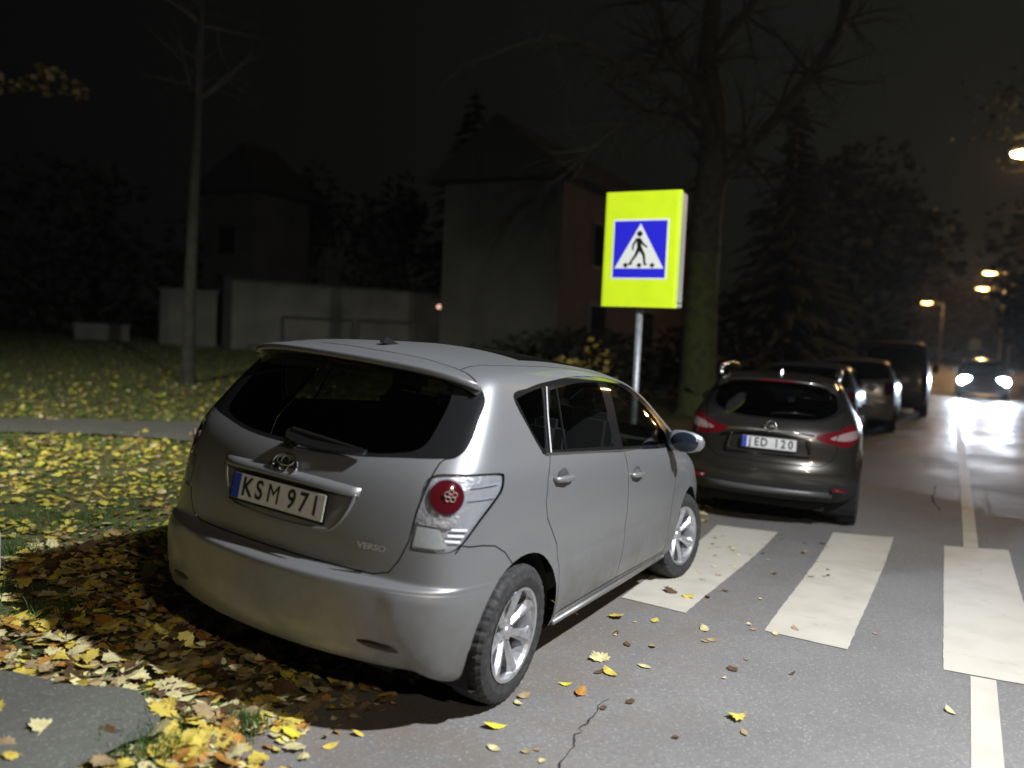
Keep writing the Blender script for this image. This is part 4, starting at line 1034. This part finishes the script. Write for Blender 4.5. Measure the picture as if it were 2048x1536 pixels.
t = empty('wall_lamp', 'small lit porch lamp under a dark canopy at the right end of the garden wall', 'lamp', (23.6, 14.7, 0))
bm = bmesh.new(); lathe(bm, [(0, .09), (.09, .06), (.12, 0), (.10, -.05), (0, -.07)], 16, axis='z', c=(0, 0, 2.6)); obj('bulb', bm, mat('porch_glow', (.8, .5, .4), .5, emit=(1, .55, .38), estr=1.5), t)
bm = bmesh.new(); box(bm, (.3, -.4, 2.98), (1.0, 1.5, .12), bev=.03); box(bm, (.35, 0, 1.45), (.12, .12, 2.9)); obj('canopy', bm, ROOFM, t)

# ------------------------------------------------------------------ pedestrian crossing sign
sg_ = empty('crossing_sign', 'lime-bordered illuminated pedestrian crossing sign box on a grey pole', 'road sign', (5.36, .42, Hgt(5.36, .42)))
lean = Matrix.Rotation(math.radians(1.2), 4, 'X'); z0_ = Hgt(5.36, .42)
LIME = mat('lime_face', (.60, .80, .02), .35, noise=(7, (.52, .70, .02), .45, .75), emit=(.62, .83, .012), estr=.30)
SWHITE = mat('sign_white', (.75, .76, .72), .4, emit=(.75, .76, .70), estr=.22); SBLUE = mat('sign_blue', (.02, .02, .55), .4, emit=(.018, .016, .55), estr=.35); SBLK = mat('sign_black', (.01, .01, .01), .5)
bm = bmesh.new(); tube(bm, [(0, 0, -.1), (0, 0, 2.05 - z0_)], .038, 20); obj('pole', bm, mat('galvanised', (.42, .45, .48), .5, .5, noise=(20, (.3, .32, .34), .4, .7)), sg_, True)
def rrect(w, h, r, n=6):
    out = []
    for cx, cy, a0 in ((w / 2 - r, h / 2 - r, 0), (-w / 2 + r, h / 2 - r, 90), (-w / 2 + r, -h / 2 + r, 180), (w / 2 - r, -h / 2 + r, 270)):
        for k in range(n + 1): a = math.radians(a0 + 90 * k / n); out.append((cx + r * math.cos(a), cy + r * math.sin(a)))
    return out
# local frame of the box: x right (world -y), y up, z towards the viewer (world -x)
BX = Matrix(((0, 0, -1, 0), (-1, 0, 0, -.01), (0, 1, 0, 2.66 - z0_), (0, 0, 0, 1)))
bm = bmesh.new(); prism(bm, [(a, b) for a, b in rrect(.84, 1.235, .03)], -.12, .115, 2); bmesh.ops.recalc_face_normals(bm, faces=bm.faces); bx = obj('sign_box', bm, mat('box_grey', (.45, .45, .44), .45, .2), sg_); bx.matrix_local = BX
bm = bmesh.new()
pr = [(-.425, .07), (-.424, .10), (-.412, .124), (-.39, .130), (.39, .130), (.412, .124), (.424, .10), (.425, .07)]
for (a, b), (c, d2) in zip(pr, pr[1:]):
    q = [bm.verts.new((a, -.6175, b)), bm.verts.new((c, -.6175, d2)), bm.verts.new((c, .6175, d2)), bm.verts.new((a, .6175, b))]; bm.faces.new(q)
bmesh.ops.remove_doubles(bm, verts=bm.verts, dist=1e-5); bmesh.ops.recalc_face_normals(bm, faces=bm.faces); ff = obj('lime_face', bm, LIME, bx, False)
for zc in (-.42, .38):
    bm = bmesh.new(); box(bm, (0, zc, -.135), (.13, .05, .04), bev=.006); obj('clamp', bm, DARKM, bx)
for zc in (-.56,):
    bm = bmesh.new(); box(bm, (.4205, zc, 0), (.004, .012, .22)); obj('side_seam', bm, SEAM, bx)
bm = bmesh.new(); box(bm, (0, 0, .1315), (.625, .645, .003)); wb = obj('white_border', bm, SWHITE, bx)
bm = bmesh.new(); box(bm, (0, 0, .1338), (.585, .605, .002)); bb = obj('blue_field', bm, SBLUE, wb)
bm = bmesh.new(); prism(bm, [(-.275, -.205), (.275, -.205), (0, .275)], .135, .1365); bmesh.ops.recalc_face_normals(bm, faces=bm.faces); obj('white_triangle', bm, SWHITE, wb)
bm = bmesh.new()
def seg2(a, b, w0, w1):
    a, b = Vector(a), Vector(b); d = (b - a).normalized(); n = Vector((-d.y, d.x)); prism(bm, [tuple(a + n * w0), tuple(b + n * w1), tuple(b - n * w1), tuple(a - n * w0)], .137, .139)
prism(bm, circle2(-.005, .165, .030, 16), .137, .139)
seg2((-.015, .12), (.0, .0), .022, .026); seg2((-.03, .115), (-.075, .045), .012, .010); seg2((-.075, .05), (-.075, -.01), .010, .008)
seg2((.005, .10), (.045, .045), .012, .010); seg2((.045, .05), (.085, .02), .010, .008)
seg2((-.01, .005), (-.045, -.075), .020, .014); seg2((-.045, -.07), (-.105, -.155), .014, .010); seg2((.005, .01), (.05, -.06), .022, .015); seg2((.05, -.055), (.065, -.16), .015, .010)
seg2((-.12, -.165), (-.075, -.150), .010, .008); seg2((.055, -.165), (.09, -.158), .009, .008)
for x in (-.165, -.01, .135): seg2((x, -.185), (x + .03, -.155), .022, .020)
bmesh.ops.recalc_face_normals(bm, faces=bm.faces); obj('walking_figure', bm, SBLK, wb)

# ------------------------------------------------------------------ street lamps
SODF = mat('sodium_glow', (1, .7, .35), .5, emit=(1, .60, .22), estr=1)
def street_lamp(label, x, y, h, arm, strength, energy, col=(1, .58, .22), size=(.62, .26), rot=PI / 2, glow=None):
    t = empty('street_lamp', label, 'street lamp', (x, y - arm, 0), group='street lamps along the road')
    bm = bmesh.new(); tube(bm, [(0, 0, -.3), (0, 0, 1.5), (0, 0, h)], [.10, .085, .055], 12); obj('pole', bm, mat('lamp_post_grey', (.25, .24, .22), .6, .3), t)
    bm = bmesh.new(); tube(bm, [(0, 0, h - .05), (0, arm * .5, h + .12), (0, arm, h + .14)], [.045, .04, .035], 8); obj('arm', bm, mat('lamp_post_grey', (.25, .24, .22), .6), t)
    bm = bmesh.new(); box(bm, (0, arm + .1, h + .16), (.30, size[0] + .15, .12), bev=.04); hd = obj('lamp_head', bm, mat('lamp_post_grey', (.25, .24, .22), .6), t)
    gm = mat('lamp_glow_%d' % strength, col, .5, emit=col, estr=strength)
    bm = bmesh.new(); r = bmesh.ops.create_uvsphere(bm, u_segments=20, v_segments=10, radius=.5)
    for v_ in bm.verts: v_.co = Vector((v_.co.x * size[1], v_.co.y * size[0], v_.co.z * .22)) + Vector((0, arm + .1, h + .06))
    obj('lit_bowl', bm, gm, hd, True)
    l = bpy.data.lights.new('lamp_light', 'POINT'); l.energy = energy; l.color = col; l.shadow_soft_size = .12
    o = bpy.data.objects.new('lamp_light', l); C.objects.link(o); o.parent = t; o.location = (0, arm + .1, h - .25)
    return t

t = empty('metal_post', 'thin weathered grey metal post cut off by the left edge of the picture', 'post', (-.97, 1.42, .1))
bm = bmesh.new(); tube(bm, [(0, 0, -.1), (0, 0, .5), (0, 0, .95)], .020, 10); obj('pole', bm, mat('weathered_grey', (.33, .33, .35), .6, .2, noise=(20, (.15, .14, .13), .4, .7)), t, True)
bm = bmesh.new(); tube(bm, [(0, 0, .30), (0, 0, .36), (0, 0, .52), (0, 0, .56)], [.022, .032, .030, .021], 10); obj('collar', bm, mat('weathered_grey', (.33, .33, .35)), t, True)
# ------------------------------------------------------------------ the other vehicles
SUV_L = [
 (.30,.26,-.62,.74,-.46,.80,3.20,.60,3.02),
 (.33,.28,-.72,.80,-.50,.885,3.30,.66,3.12),
 (.44,.40,-.80,.83,-.55,.905,3.38,.70,3.20),
 (.58,.56,-.83,.83,-.57,.905,3.40,.72,3.22),
 (.66,.66,-.80,.82,-.56,.90,3.38,.72,3.20),
 (.72,.74,-.755,.81,-.545,.90,3.34,.72,3.16),
 (.86,.82,-.765,.81,-.53,.905,3.28,.70,3.10),
 (.98,.92,-.745,.81,-.50,.90,3.10,.68,2.92),
 (1.08,1.02,-.68,.77,-.44,.865,2.75,.68,2.58),
 (1.18,1.14,-.59,.71,-.36,.80,2.42,.66,2.24),
 (1.36,1.32,-.42,.64,-.22,.71,2.0,.62,1.84),
 (1.49,1.46,-.29,.57,-.12,.63,1.66,.56,1.52)]
def flare(wx2, r):
    def f(x, y, z):
        for wx in (0, wx2):
            d = math.hypot(x - wx, z - .34)
            if abs(y) > .6 and z > .2: y += math.copysign(.02 * math.exp(-((d - r) / .07) ** 2), y)
        return (x, y, z)
    return f
PAINT_SUV = paint('dark_bronze_paint', (.040, .036, .031), .55, .30, dirt=(.09, .08, .06), dirt_amt=.5)
SUV = dict(levels=SUV_L, roof=(.05, .02), level=3, disp=flare(2.65, .40), paint=PAINT_SUV, wheel_x=(0, 2.65), wheel_r=.345, arch=.055, hw=.90, floor=(-.5, 3.0), rear_lim=.2,
    rear_glass=smooth_outline(sym([(0, 1.095), (.30, 1.10), (.52, 1.13), (.68, 1.22), (.66, 1.34), (.55, 1.47), (0, 1.51)]), 4),
    rear_pane=smooth_outline(sym([(0, 1.115), (.30, 1.12), (.50, 1.15), (.61, 1.23), (.58, 1.37), (.49, 1.45), (0, 1.49)]), 4),
    gate=sym([(0, .675), (.50, .68), (.60, .74), (.64, .85), (.62, .95), (.66, 1.05), (.69, 1.18), (.68, 1.36), (.58, 1.49), (0, 1.53)]),
    lamp=smooth_outline([(-.25, .945, 1), (-.24, .985, 1), (-.08, 1.01), (.12, 1.045), (.32, 1.09), (.52, 1.10), (.60, 1.05), (.53, .98), (.38, .925), (.18, .885), (-.02, .895)], 4),
    dlo=smooth_outline([(.02, 1.30), (.20, 1.41), (.60, 1.47), (1.3, 1.48), (1.75, 1.40), (2.15, 1.22), (2.35, 1.07, 1), (1.2, 1.12), (.35, 1.17), (.08, 1.22)], 4),
    panes=[('quarter_window', [(.08, 1.29), (.22, 1.385), (.36, 1.42), (.36, 1.19), (.12, 1.24)], PRIV), ('rear_door_window', [(.42, 1.435), (1.14, 1.46), (1.12, 1.14), (.42, 1.175)], PRIV), ('front_door_window', [(1.22, 1.455), (1.7, 1.385), (2.05, 1.22), (2.15, 1.10), (1.22, 1.135)], GLASS)],
    seams=[([(.38, 1.17), (.36, 1.0), (.42, .75), (.45, .45)], 'side'), ([(1.17, 1.13), (1.22, .8), (1.22, .42)], 'side'), ([(.45, .42), (2.2, .42)], 'side'), ([(2.25, 1.05), (2.2, .42)], 'side')],
    windscreen=smooth_outline([(-.62, 1.10), (0, 1.085), (.62, 1.10), (.56, 1.33), (.48, 1.42), (0, 1.45), (-.48, 1.42), (-.56, 1.33)], 3),
    cladding=[(-2, 0), (-2, .50), (-.40, .50), (-.36, .44), (.38, .42), (.42, .38), (2.2, .38), (2.25, .44), (3.05, .48), (5, .48), (5, 0)], clad_mat=mat('black_cladding', (.018, .018, .019), .55))
hs_, rl_ = .115, .025
SM = Matrix.Translation((5.97, -.955, -.150)) @ Matrix.Rotation(hs_, 4, 'Z') @ Matrix.Rotation(rl_, 4, 'X')
suv, RS = build_car('parked_car', 'dark bronze crossover with roof rails parked over the zebra crossing, red tail lamps', 'car', SUV, SM)
for sg, I in RS['lamps']:
    h_ = surf('tail_lamp', I, REDG, suv, .0)
    a, r_ = cut(I, smooth_outline([(-.06, .955), (.06, .995), (.28, 1.03), (.50, 1.04), (.50, .985), (.32, .955), (.12, .94)], 4), (6, 2), lambda c: True)
    surf('clear_section', a, mat('pale_lens', (.40, .28, .27), .12, .3, 1., bump=(40, .4, .004)), h_, -.004)
    # rear edge detail of rails, wheels
    bm = bmesh.new(); tube(bm, [(-.10, sg * .60, 1.50), (-.02, sg * .615, 1.565), (.10, sg * .62, 1.592), (.9, sg * .625, 1.61), (1.45, sg * .60, 1.585), (1.58, sg * .58, 1.52)], [.022, .024, .021, .019, .019, .018], 8)
    obj('roof_rail', bm, mat('rail_alloy', (.65, .64, .62), .25, .9), suv, True)
    for wx in (0, 2.65): wheel(suv, wx, sg * .79, .345, .225, sg, detail=False, spokes=5)
    bm = bmesh.new(); tube(bm, [(-.70, sg * .62, .46), (-.655, sg * .75, .46)], [.02, .02], 8); obj('bumper_reflector', bm, REDG, suv, True)
    bm = bmesh.new(); box(bm, (2.05, sg * .98, 1.10), (.14, .2, .15), bev=.04); obj('door_mirror', bm, PAINT_SUV, suv)
G2 = RS['gate_o']
rows = []; bm = bmesh.new()
for i in range(21):
    y = -.60 + 1.2 * i / 20; t_ = abs(y) / .6; xf = -.22; xl = -.44 + .10 * t_ ** 2 + .04 * t_ ** 8; z1 = 1.535 - .03 * t_ ** 2 - .05 * t_ ** 6; z2 = 1.50 - .03 * t_ ** 2 - .05 * t_ ** 6
    rows.append([bm.verts.new(q) for q in ((xf + .05, y, z1 - .01), (xf, y, z1 - .002), (xl + .02, y, z2 + .004), (xl, y, z2 - .004), (xl + .006, y, z2 - .024), (xf - .10, y, z2 - .045))])
for a, b in zip(rows, rows[1:]):
    for k in range(5): bm.faces.new((a[k], a[k + 1], b[k + 1], b[k]))
bmesh.ops.recalc_face_normals(bm, faces=bm.faces); sp2 = obj('spoiler', bm, PAINT_SUV, suv, True)
bm = bmesh.new(); box(bm, (-.432, 0, 1.484), (.014, .36, .014)); obj('brake_light', bm, REDG, sp2)
bm = bmesh.new(); lathe(bm, [(0, .055), (.012, .05), (.03, .0)], 12, axis='z', c=(-.02, -.02, 1.54)); obj('aerial', bm, mat('rail_alloy', (.65, .64, .62), .25, .9), suv)
bm = bmesh.new(); tube(bm, [(-.80, y * .1 - .0, 1.005) for y in ()] or [(-.775, -.42, .985), (-.792, -.2, 1.0), (-.797, 0, 1.003), (-.792, .2, 1.0), (-.775, .42, .985)], .013, 8); obj('chrome_strip', bm, mat('soft_chrome', (.6, .58, .54), .22, .9), G2, True)
bm = bmesh.new(); oval(bm, 0, 0, .052, .052, .011); tube(bm, [(-.07, 0, .002), (.07, 0, .002)], .014, 6); e2 = obj('emblem', bm, CHROME, G2, True); e2.matrix_local = frame((-.79, 0, 1.045), (0, -1, 0), (.3, 0, 1))
plate(G2, frame((-.790, .0, .865), (0, -1, 0), (.06, 0, 1)), [('J', -.185), ('E', -.12), ('D', -.05), ('1', .07), ('2', .135), ('0', .205)])
sm2 = smooth_outline([(.37, .94), (.40, .82), (.36, .78), (0, .775), (-.36, .78), (-.40, .82), (-.37, .94)], 4, False)
bm = bmesh.new(); tube(bm, [(-.775 + .25 * y * y * .5, y, z) for y, z in sm2], .010, 6); obj('plate_surround', bm, PAINT_SUV, G2, True)
bm = bmesh.new(); tube(bm, [(-.66, .02, 1.16), (-.64, -.2, 1.185), (-.58, -.40, 1.17)], [.012, .009, .006], 6); obj('rear_wiper', bm, TRIM, suv, True)
bm = bmesh.new(); tube(bm, [(-.765 + .22 * (y / .8) ** 2 * 1.0, y, .40) for y in (-.62, -.4, -.2, 0, .2, .4, .62)], .035, 8)
for v_ in bm.verts: v_.co.x += .0
obj('skid_plate', bm, mat('skid_silver', (.10, .10, .10), .45, .4), suv, True)
bm = bmesh.new(); tube(bm, [(-.79 + .24 * (y / .8) ** 2, y, .575) for y in (-.72, -.5, -.25, 0, .25, .5, .72)], .018, 8); obj('bumper_crease', bm, PAINT_SUV, suv, True)
seats(suv, [(1.9, (.36, -.36)), (1.0, (.38, -.38))], zseat=.66)

# simpler followers share one plan with their own proportions
def small_car(label, paint_m, x, y, h, L_=None, scale=(1, 1, 1), cat='car', lampm=REDG, front=False, name='parked_car', group=None):
    lv = L_ or [tuple(a * b for a, b in zip(l, (scale[2], scale[2], scale[0], scale[1], scale[0], scale[1], scale[0], scale[1], scale[0]))) for l in HERO]
    sx, sy, sz = scale
    S = dict(levels=lv, roof=(.05, .02), level=2, paint=paint_m, wheel_x=(0, 2.7 * sx), wheel_r=.32, arch=.05, hw=.89 * sy, floor=(-.5, 3.1 * sx), rear_lim=.2,
        rear_glass=[(a * sy, b * sz) for a, b in _rg], rear_pane=[(a * sy, b * sz) for a, b in _rp], gate=[(a * sy, b * sz) for a, b in _gate],
        lamp=smooth_outline([(u, z * sz) for u, z in ((.06, .80), (.08, 1.0), (.15, 1.06), (.42, 1.05), (.50, 1.0), (.40, .84), (.2, .79))], 3),
        dlo=[(a * sx, b * sz) for a, b in _dlo], panes=[('rear_door_window', [(a * sx, b * sz) for a, b in _rd], PRIV), ('front_door_window', [(a * sx, b * sz) for a, b in _fd], PRIV)],
        seams=[], windscreen=[(a * sy, b * sz) for a, b in MPV['windscreen']])
    M = Matrix.Translation((x, y, Hgt(x, y))) @ Matrix.Rotation(h, 4, 'Z')
    r, R = build_car(name, label, cat, S, M, group)
    for sg, I in R['lamps']:
        surf('tail_lamp', I, lampm, r, .0)
        for wx in (0, 2.7 * sx): wheel(r, wx, sg * .785 * sy, .32, .21, sg, detail=False, spokes=5)
        bm = bmesh.new(); box(bm, (2.0 * sx, sg * .97 * sy, 1.06 * sz), (.14, .2, .14), bev=.04); obj('door_mirror', bm, paint_m, r)
    if not front: plate(R['gate_o'], frame((-.70 * sx, 0, .86 * sz), (0, -1, 0), (.06, 0, 1)), [])
    return r, R
c3, R3 = small_car('dark hatchback with blue-lit flank parked directly ahead of the bronze crossover', paint('dark_blue_paint', (.14, .145, .16), .5, .3), 11.75, -.50, .03, scale=(.95, .97, .93))
c4, R4 = small_car('silver estate car glowing orange under the street lamps, ahead of the dark hatchback', paint('silver_paint', (.55, .53, .50), .6, .3), 16.0, -.86, .02, scale=(1.0, 1.0, .98))
VAN = [(.30,.26,-.66,.86,-.62,.88,3.9,.7,3.7), (.36,.3,-.74,.90,-.68,.93,4.0,.75,3.8), (.60,.55,-.78,.91,-.72,.95,4.05,.78,3.85), (.72,.65,-.76,.91,-.71,.95,4.05,.78,3.85), (.95,.85,-.74,.91,-.69,.95,3.95,.78,3.75), (1.15,1.0,-.71,.90,-.66,.93,3.5,.78,3.3), (1.5,1.4,-.66,.87,-.60,.88,3.0,.76,2.8), (1.8,1.72,-.60,.82,-.54,.82,2.6,.72,2.4), (1.93,1.88,-.54,.76,-.47,.76,2.3,.66,2.1)]
VS = dict(levels=VAN, roof=(.04, .02), level=2, paint=paint('van_grey_paint', (.11, .105, .095), .4, .35), wheel_x=(0, 3.0), wheel_r=.34, arch=.05, hw=.94, floor=(-.5, 3.6), rear_lim=.2,
    rear_glass=smooth_outline(sym([(0, 1.18), (.6, 1.18), (.74, 1.24), (.70, 1.68), (.6, 1.76), (0, 1.78)]), 3), rear_pane=smooth_outline(sym([(0, 1.22), (.55, 1.22), (.66, 1.27), (.63, 1.65), (.55, 1.72), (0, 1.74)]), 3),
    gate=[(.74, .62), (.76, 1.2), (.72, 1.84), (-.72, 1.84), (-.76, 1.2), (-.74, .62)],
    lamp=[(.08, .80), (.08, 1.16), (.26, 1.16), (.28, .80)], dlo=[(-.3, 1.24), (-.2, 1.72), (2.0, 1.72), (2.7, 1.24)], panes=[('side_window', [(-.22, 1.28), (-.14, 1.68), (.9, 1.68), (.9, 1.28)], PRIV), ('front_door_window', [(1.0, 1.28), (1.0, 1.68), (1.95, 1.68), (2.5, 1.28)], GLASS)],
    seams=[], windscreen=[(-.7, 1.15), (.7, 1.15), (.6, 1.75), (-.6, 1.75)])
van, RV = build_car('parked_van', 'tall dark grey van, the last of the parked row beside the oncoming headlights', 'van', VS, Matrix.Translation((21.2, -1.32, 0)) @ Matrix.Rotation(.01, 4, 'Z'))
for sg, I in RV['lamps']:
    surf('tail_lamp', I, REDG, van, 0.)
    for wx in (0, 3.0): wheel(van, wx, sg * .84, .34, .22, sg, detail=False, spokes=5)
    bm = bmesh.new(); box(bm, (2.7, sg * 1.06, 1.22), (.16, .2, .28), bev=.05); obj('door_mirror', bm, TRIM, van)
plate(RV['gate_o'], frame((-.79, .0, .80), (0, -1, 0), (.03, 0, 1)), [])
bm = bmesh.new(); oval(bm, 0, 0, .06, .06, .008); e3 = obj('emblem', bm, CHROME, RV['gate_o'], True); e3.matrix_local = frame((-.75, 0, 1.06), (0, -1, 0), (.1, 0, 1))
on, RO = small_car('oncoming car with dazzling white headlights on the wet road', paint('dark_car_paint', (.03, .03, .035), .4, .3), 36.2, -3.95, PI, front=True, name='oncoming_car')
HL = mat('headlight_glow', (.9, .95, 1), .3, emit=(.78, .88, 1), estr=400)
for sg in (1, -1):
    bm = bmesh.new(); r = bmesh.ops.create_uvsphere(bm, u_segments=20, v_segments=10, radius=1)
    for v_ in bm.verts: v_.co = Vector((v_.co.x * .10, v_.co.y * .25, v_.co.z * .17)) + Vector((3.42, sg * .62, .70))
    obj('headlight', bm, HL, on, True)
    l = bpy.data.lights.new('beam', 'SPOT'); l.energy = 2300; l.color = (.66, .80, 1); l.spot_size = math.radians(44); l.spot_blend = .8; l.shadow_soft_size = .08
    o = bpy.data.objects.new('beam', l); C.objects.link(o); o.parent = on; o.location = (3.60, sg * .62, .70); o.rotation_euler = (0, math.radians(-86), 0) if False else (math.radians(90), 0, math.radians(-90))
    o.rotation_euler = (math.radians(90.3), 0, math.radians(-90))
bm = bmesh.new(); box(bm, (3.62, 0, .48), (.05, .52, .11)); obj('licence_plate', bm, PLATEW, on)
# far road sign seen from behind the oncoming car
t = empty('far_road_sign', 'small pale road sign standing above the oncoming headlights', 'road sign', (46.5, -3.95, 0))
bm = bmesh.new(); tube(bm, [(0, 0, 0), (0, 0, 2.0)], .04, 8); obj('pole', bm, mat('galvanised', (.4, .4, .4)), t)
bm = bmesh.new(); prism(bm, [(-.28, 1.95), (.28, 1.95), (.28, 2.40), (.18, 2.55), (-.18, 2.55), (-.28, 2.40)], -.05, -.02, 0); bmesh.ops.recalc_face_normals(bm, faces=bm.faces); obj('panel', bm, mat('far_sign_face', (.42, .45, .33), .4), t)
# ------------------------------------------------------------------ lamps, night sky, exposure
street_lamp('nearest orange street lamp, half out of the frame at the right edge', 27.4, -4.45, 8.0, 1.5, 220, 450, size=(.7, .4))
street_lamp('upper of the two close orange street lamps down the road', 72.0, -5.4, 8.1, 1.6, 14, 1500, size=(1.0, .45))
street_lamp('lower of the two close orange street lamps down the road', 91.3, -5.55, 8.2, 1.8, 14, 1500, size=(1.15, .5))
street_lamp('orange street lamp farthest down the road, left of the other two', 121.2, -.1, 8.3, 1.9, 14, 1500, size=(1.4, .6))
def lamp(name, loc, col, e, r):
    l = bpy.data.lights.new(name, 'POINT'); l.energy = e; l.color = col; l.shadow_soft_size = r; o = bpy.data.objects.new(name, l); C.objects.link(o); o.location = loc
def spot(name, loc, target, col, e, r, ang, blend=1.):
    l = bpy.data.lights.new(name, 'SPOT'); l.energy = e; l.color = col; l.shadow_soft_size = r; l.spot_size = math.radians(ang); l.spot_blend = blend
    o = bpy.data.objects.new(name, l); C.objects.link(o); o.location = loc; o.rotation_euler = (Vector(target) - Vector(loc)).to_track_quat('-Z', 'Y').to_euler()
spot('crossing_led_lamp', (.1, -5.2, 5.55), (.5, 2.6, 0), (.91, .95, 1), 4100, .10, 142)
spot('sodium_lamp_behind', (-7.5, -10.8, 7.0), (-1.5, -1, 0), (1, .82, .62), 1400, .15, 120)
spot('verge_fill', (-7.0, 5.0, 6.0), (4.0, 8.7, 0), (1, .97, .84), 8000, .12, 56)  # unseen fill spot added to brighten the grass around the footpath
w = bpy.data.worlds.new('World'); bpy.context.scene.world = w; w.use_nodes = True
N = w.node_tree.nodes; L = w.node_tree.links; bg = N['Background']
tc = N.new('ShaderNodeTexCoord'); sx = N.new('ShaderNodeSeparateXYZ'); L.new(tc.outputs['Generated'], sx.inputs[0])
mr = N.new('ShaderNodeMapRange'); mr.inputs['From Min'].default_value = .9; mr.inputs['From Max'].default_value = -.15; L.new(sx.outputs['Y'], mr.inputs['Value'])
mx = N.new('ShaderNodeMix'); mx.data_type = 'RGBA'; mx.inputs[6].default_value = (.0016, .0017, .0017, 1); mx.inputs[7].default_value = (.0082, .0084, .0066, 1); L.new(mr.outputs[0], mx.inputs[0])
n = N.new('ShaderNodeTexNoise'); n.inputs['Scale'].default_value = 2.2; L.new(tc.outputs['Generated'], n.inputs['Vector'])
m3 = N.new('ShaderNodeMapRange'); m3.inputs['To Min'].default_value = .75; m3.inputs['To Max'].default_value = 1.25; L.new(n.outputs['Fac'], m3.inputs['Value'])
L.new(mx.outputs[2], bg.inputs['Color']); L.new(m3.outputs[0], bg.inputs['Strength'])
S_ = bpy.context.scene; S_.view_settings.view_transform = 'Standard'; S_.view_settings.look = 'None'; S_.view_settings.exposure = 0; S_.view_settings.gamma = 1
cd.dof.use_dof = True; cd.dof.focus_distance = 4.6; cd.dof.aperture_fstop = .9
S_.cycles.max_bounces = 6; S_.cycles.transparent_max_bounces = 16; S_.cycles.sample_clamp_indirect = 4; S_.cycles.caustics_reflective = False; S_.cycles.caustics_refractive = False
S_.cycles.use_denoising = True

bm = bmesh.new(); box(bm, (68, 0, 9), (150, 90, 22)); hz = obj('haze', bm, None); tag(hz, kind='stuff'); hz['label'] = 'thin night mist hanging over the whole street'; hz['category'] = 'mist'
hm = bpy.data.materials.new('bloom_haze'); hm.use_nodes = True; hz.data.materials.append(hm); NN = hm.node_tree.nodes  # volume added to give the lamps a soft bloom
for n_ in list(NN):
    if n_.type == 'BSDF_PRINCIPLED': NN.remove(n_)
pv = NN.new('ShaderNodeVolumePrincipled'); pv.inputs['Color'].default_value = (.85, .87, .9, 1); pv.inputs['Density'].default_value = .00035; pv.inputs['Anisotropy'].default_value = .6
hm.node_tree.links.new(pv.outputs[0], NN['Material Output'].inputs['Volume'])
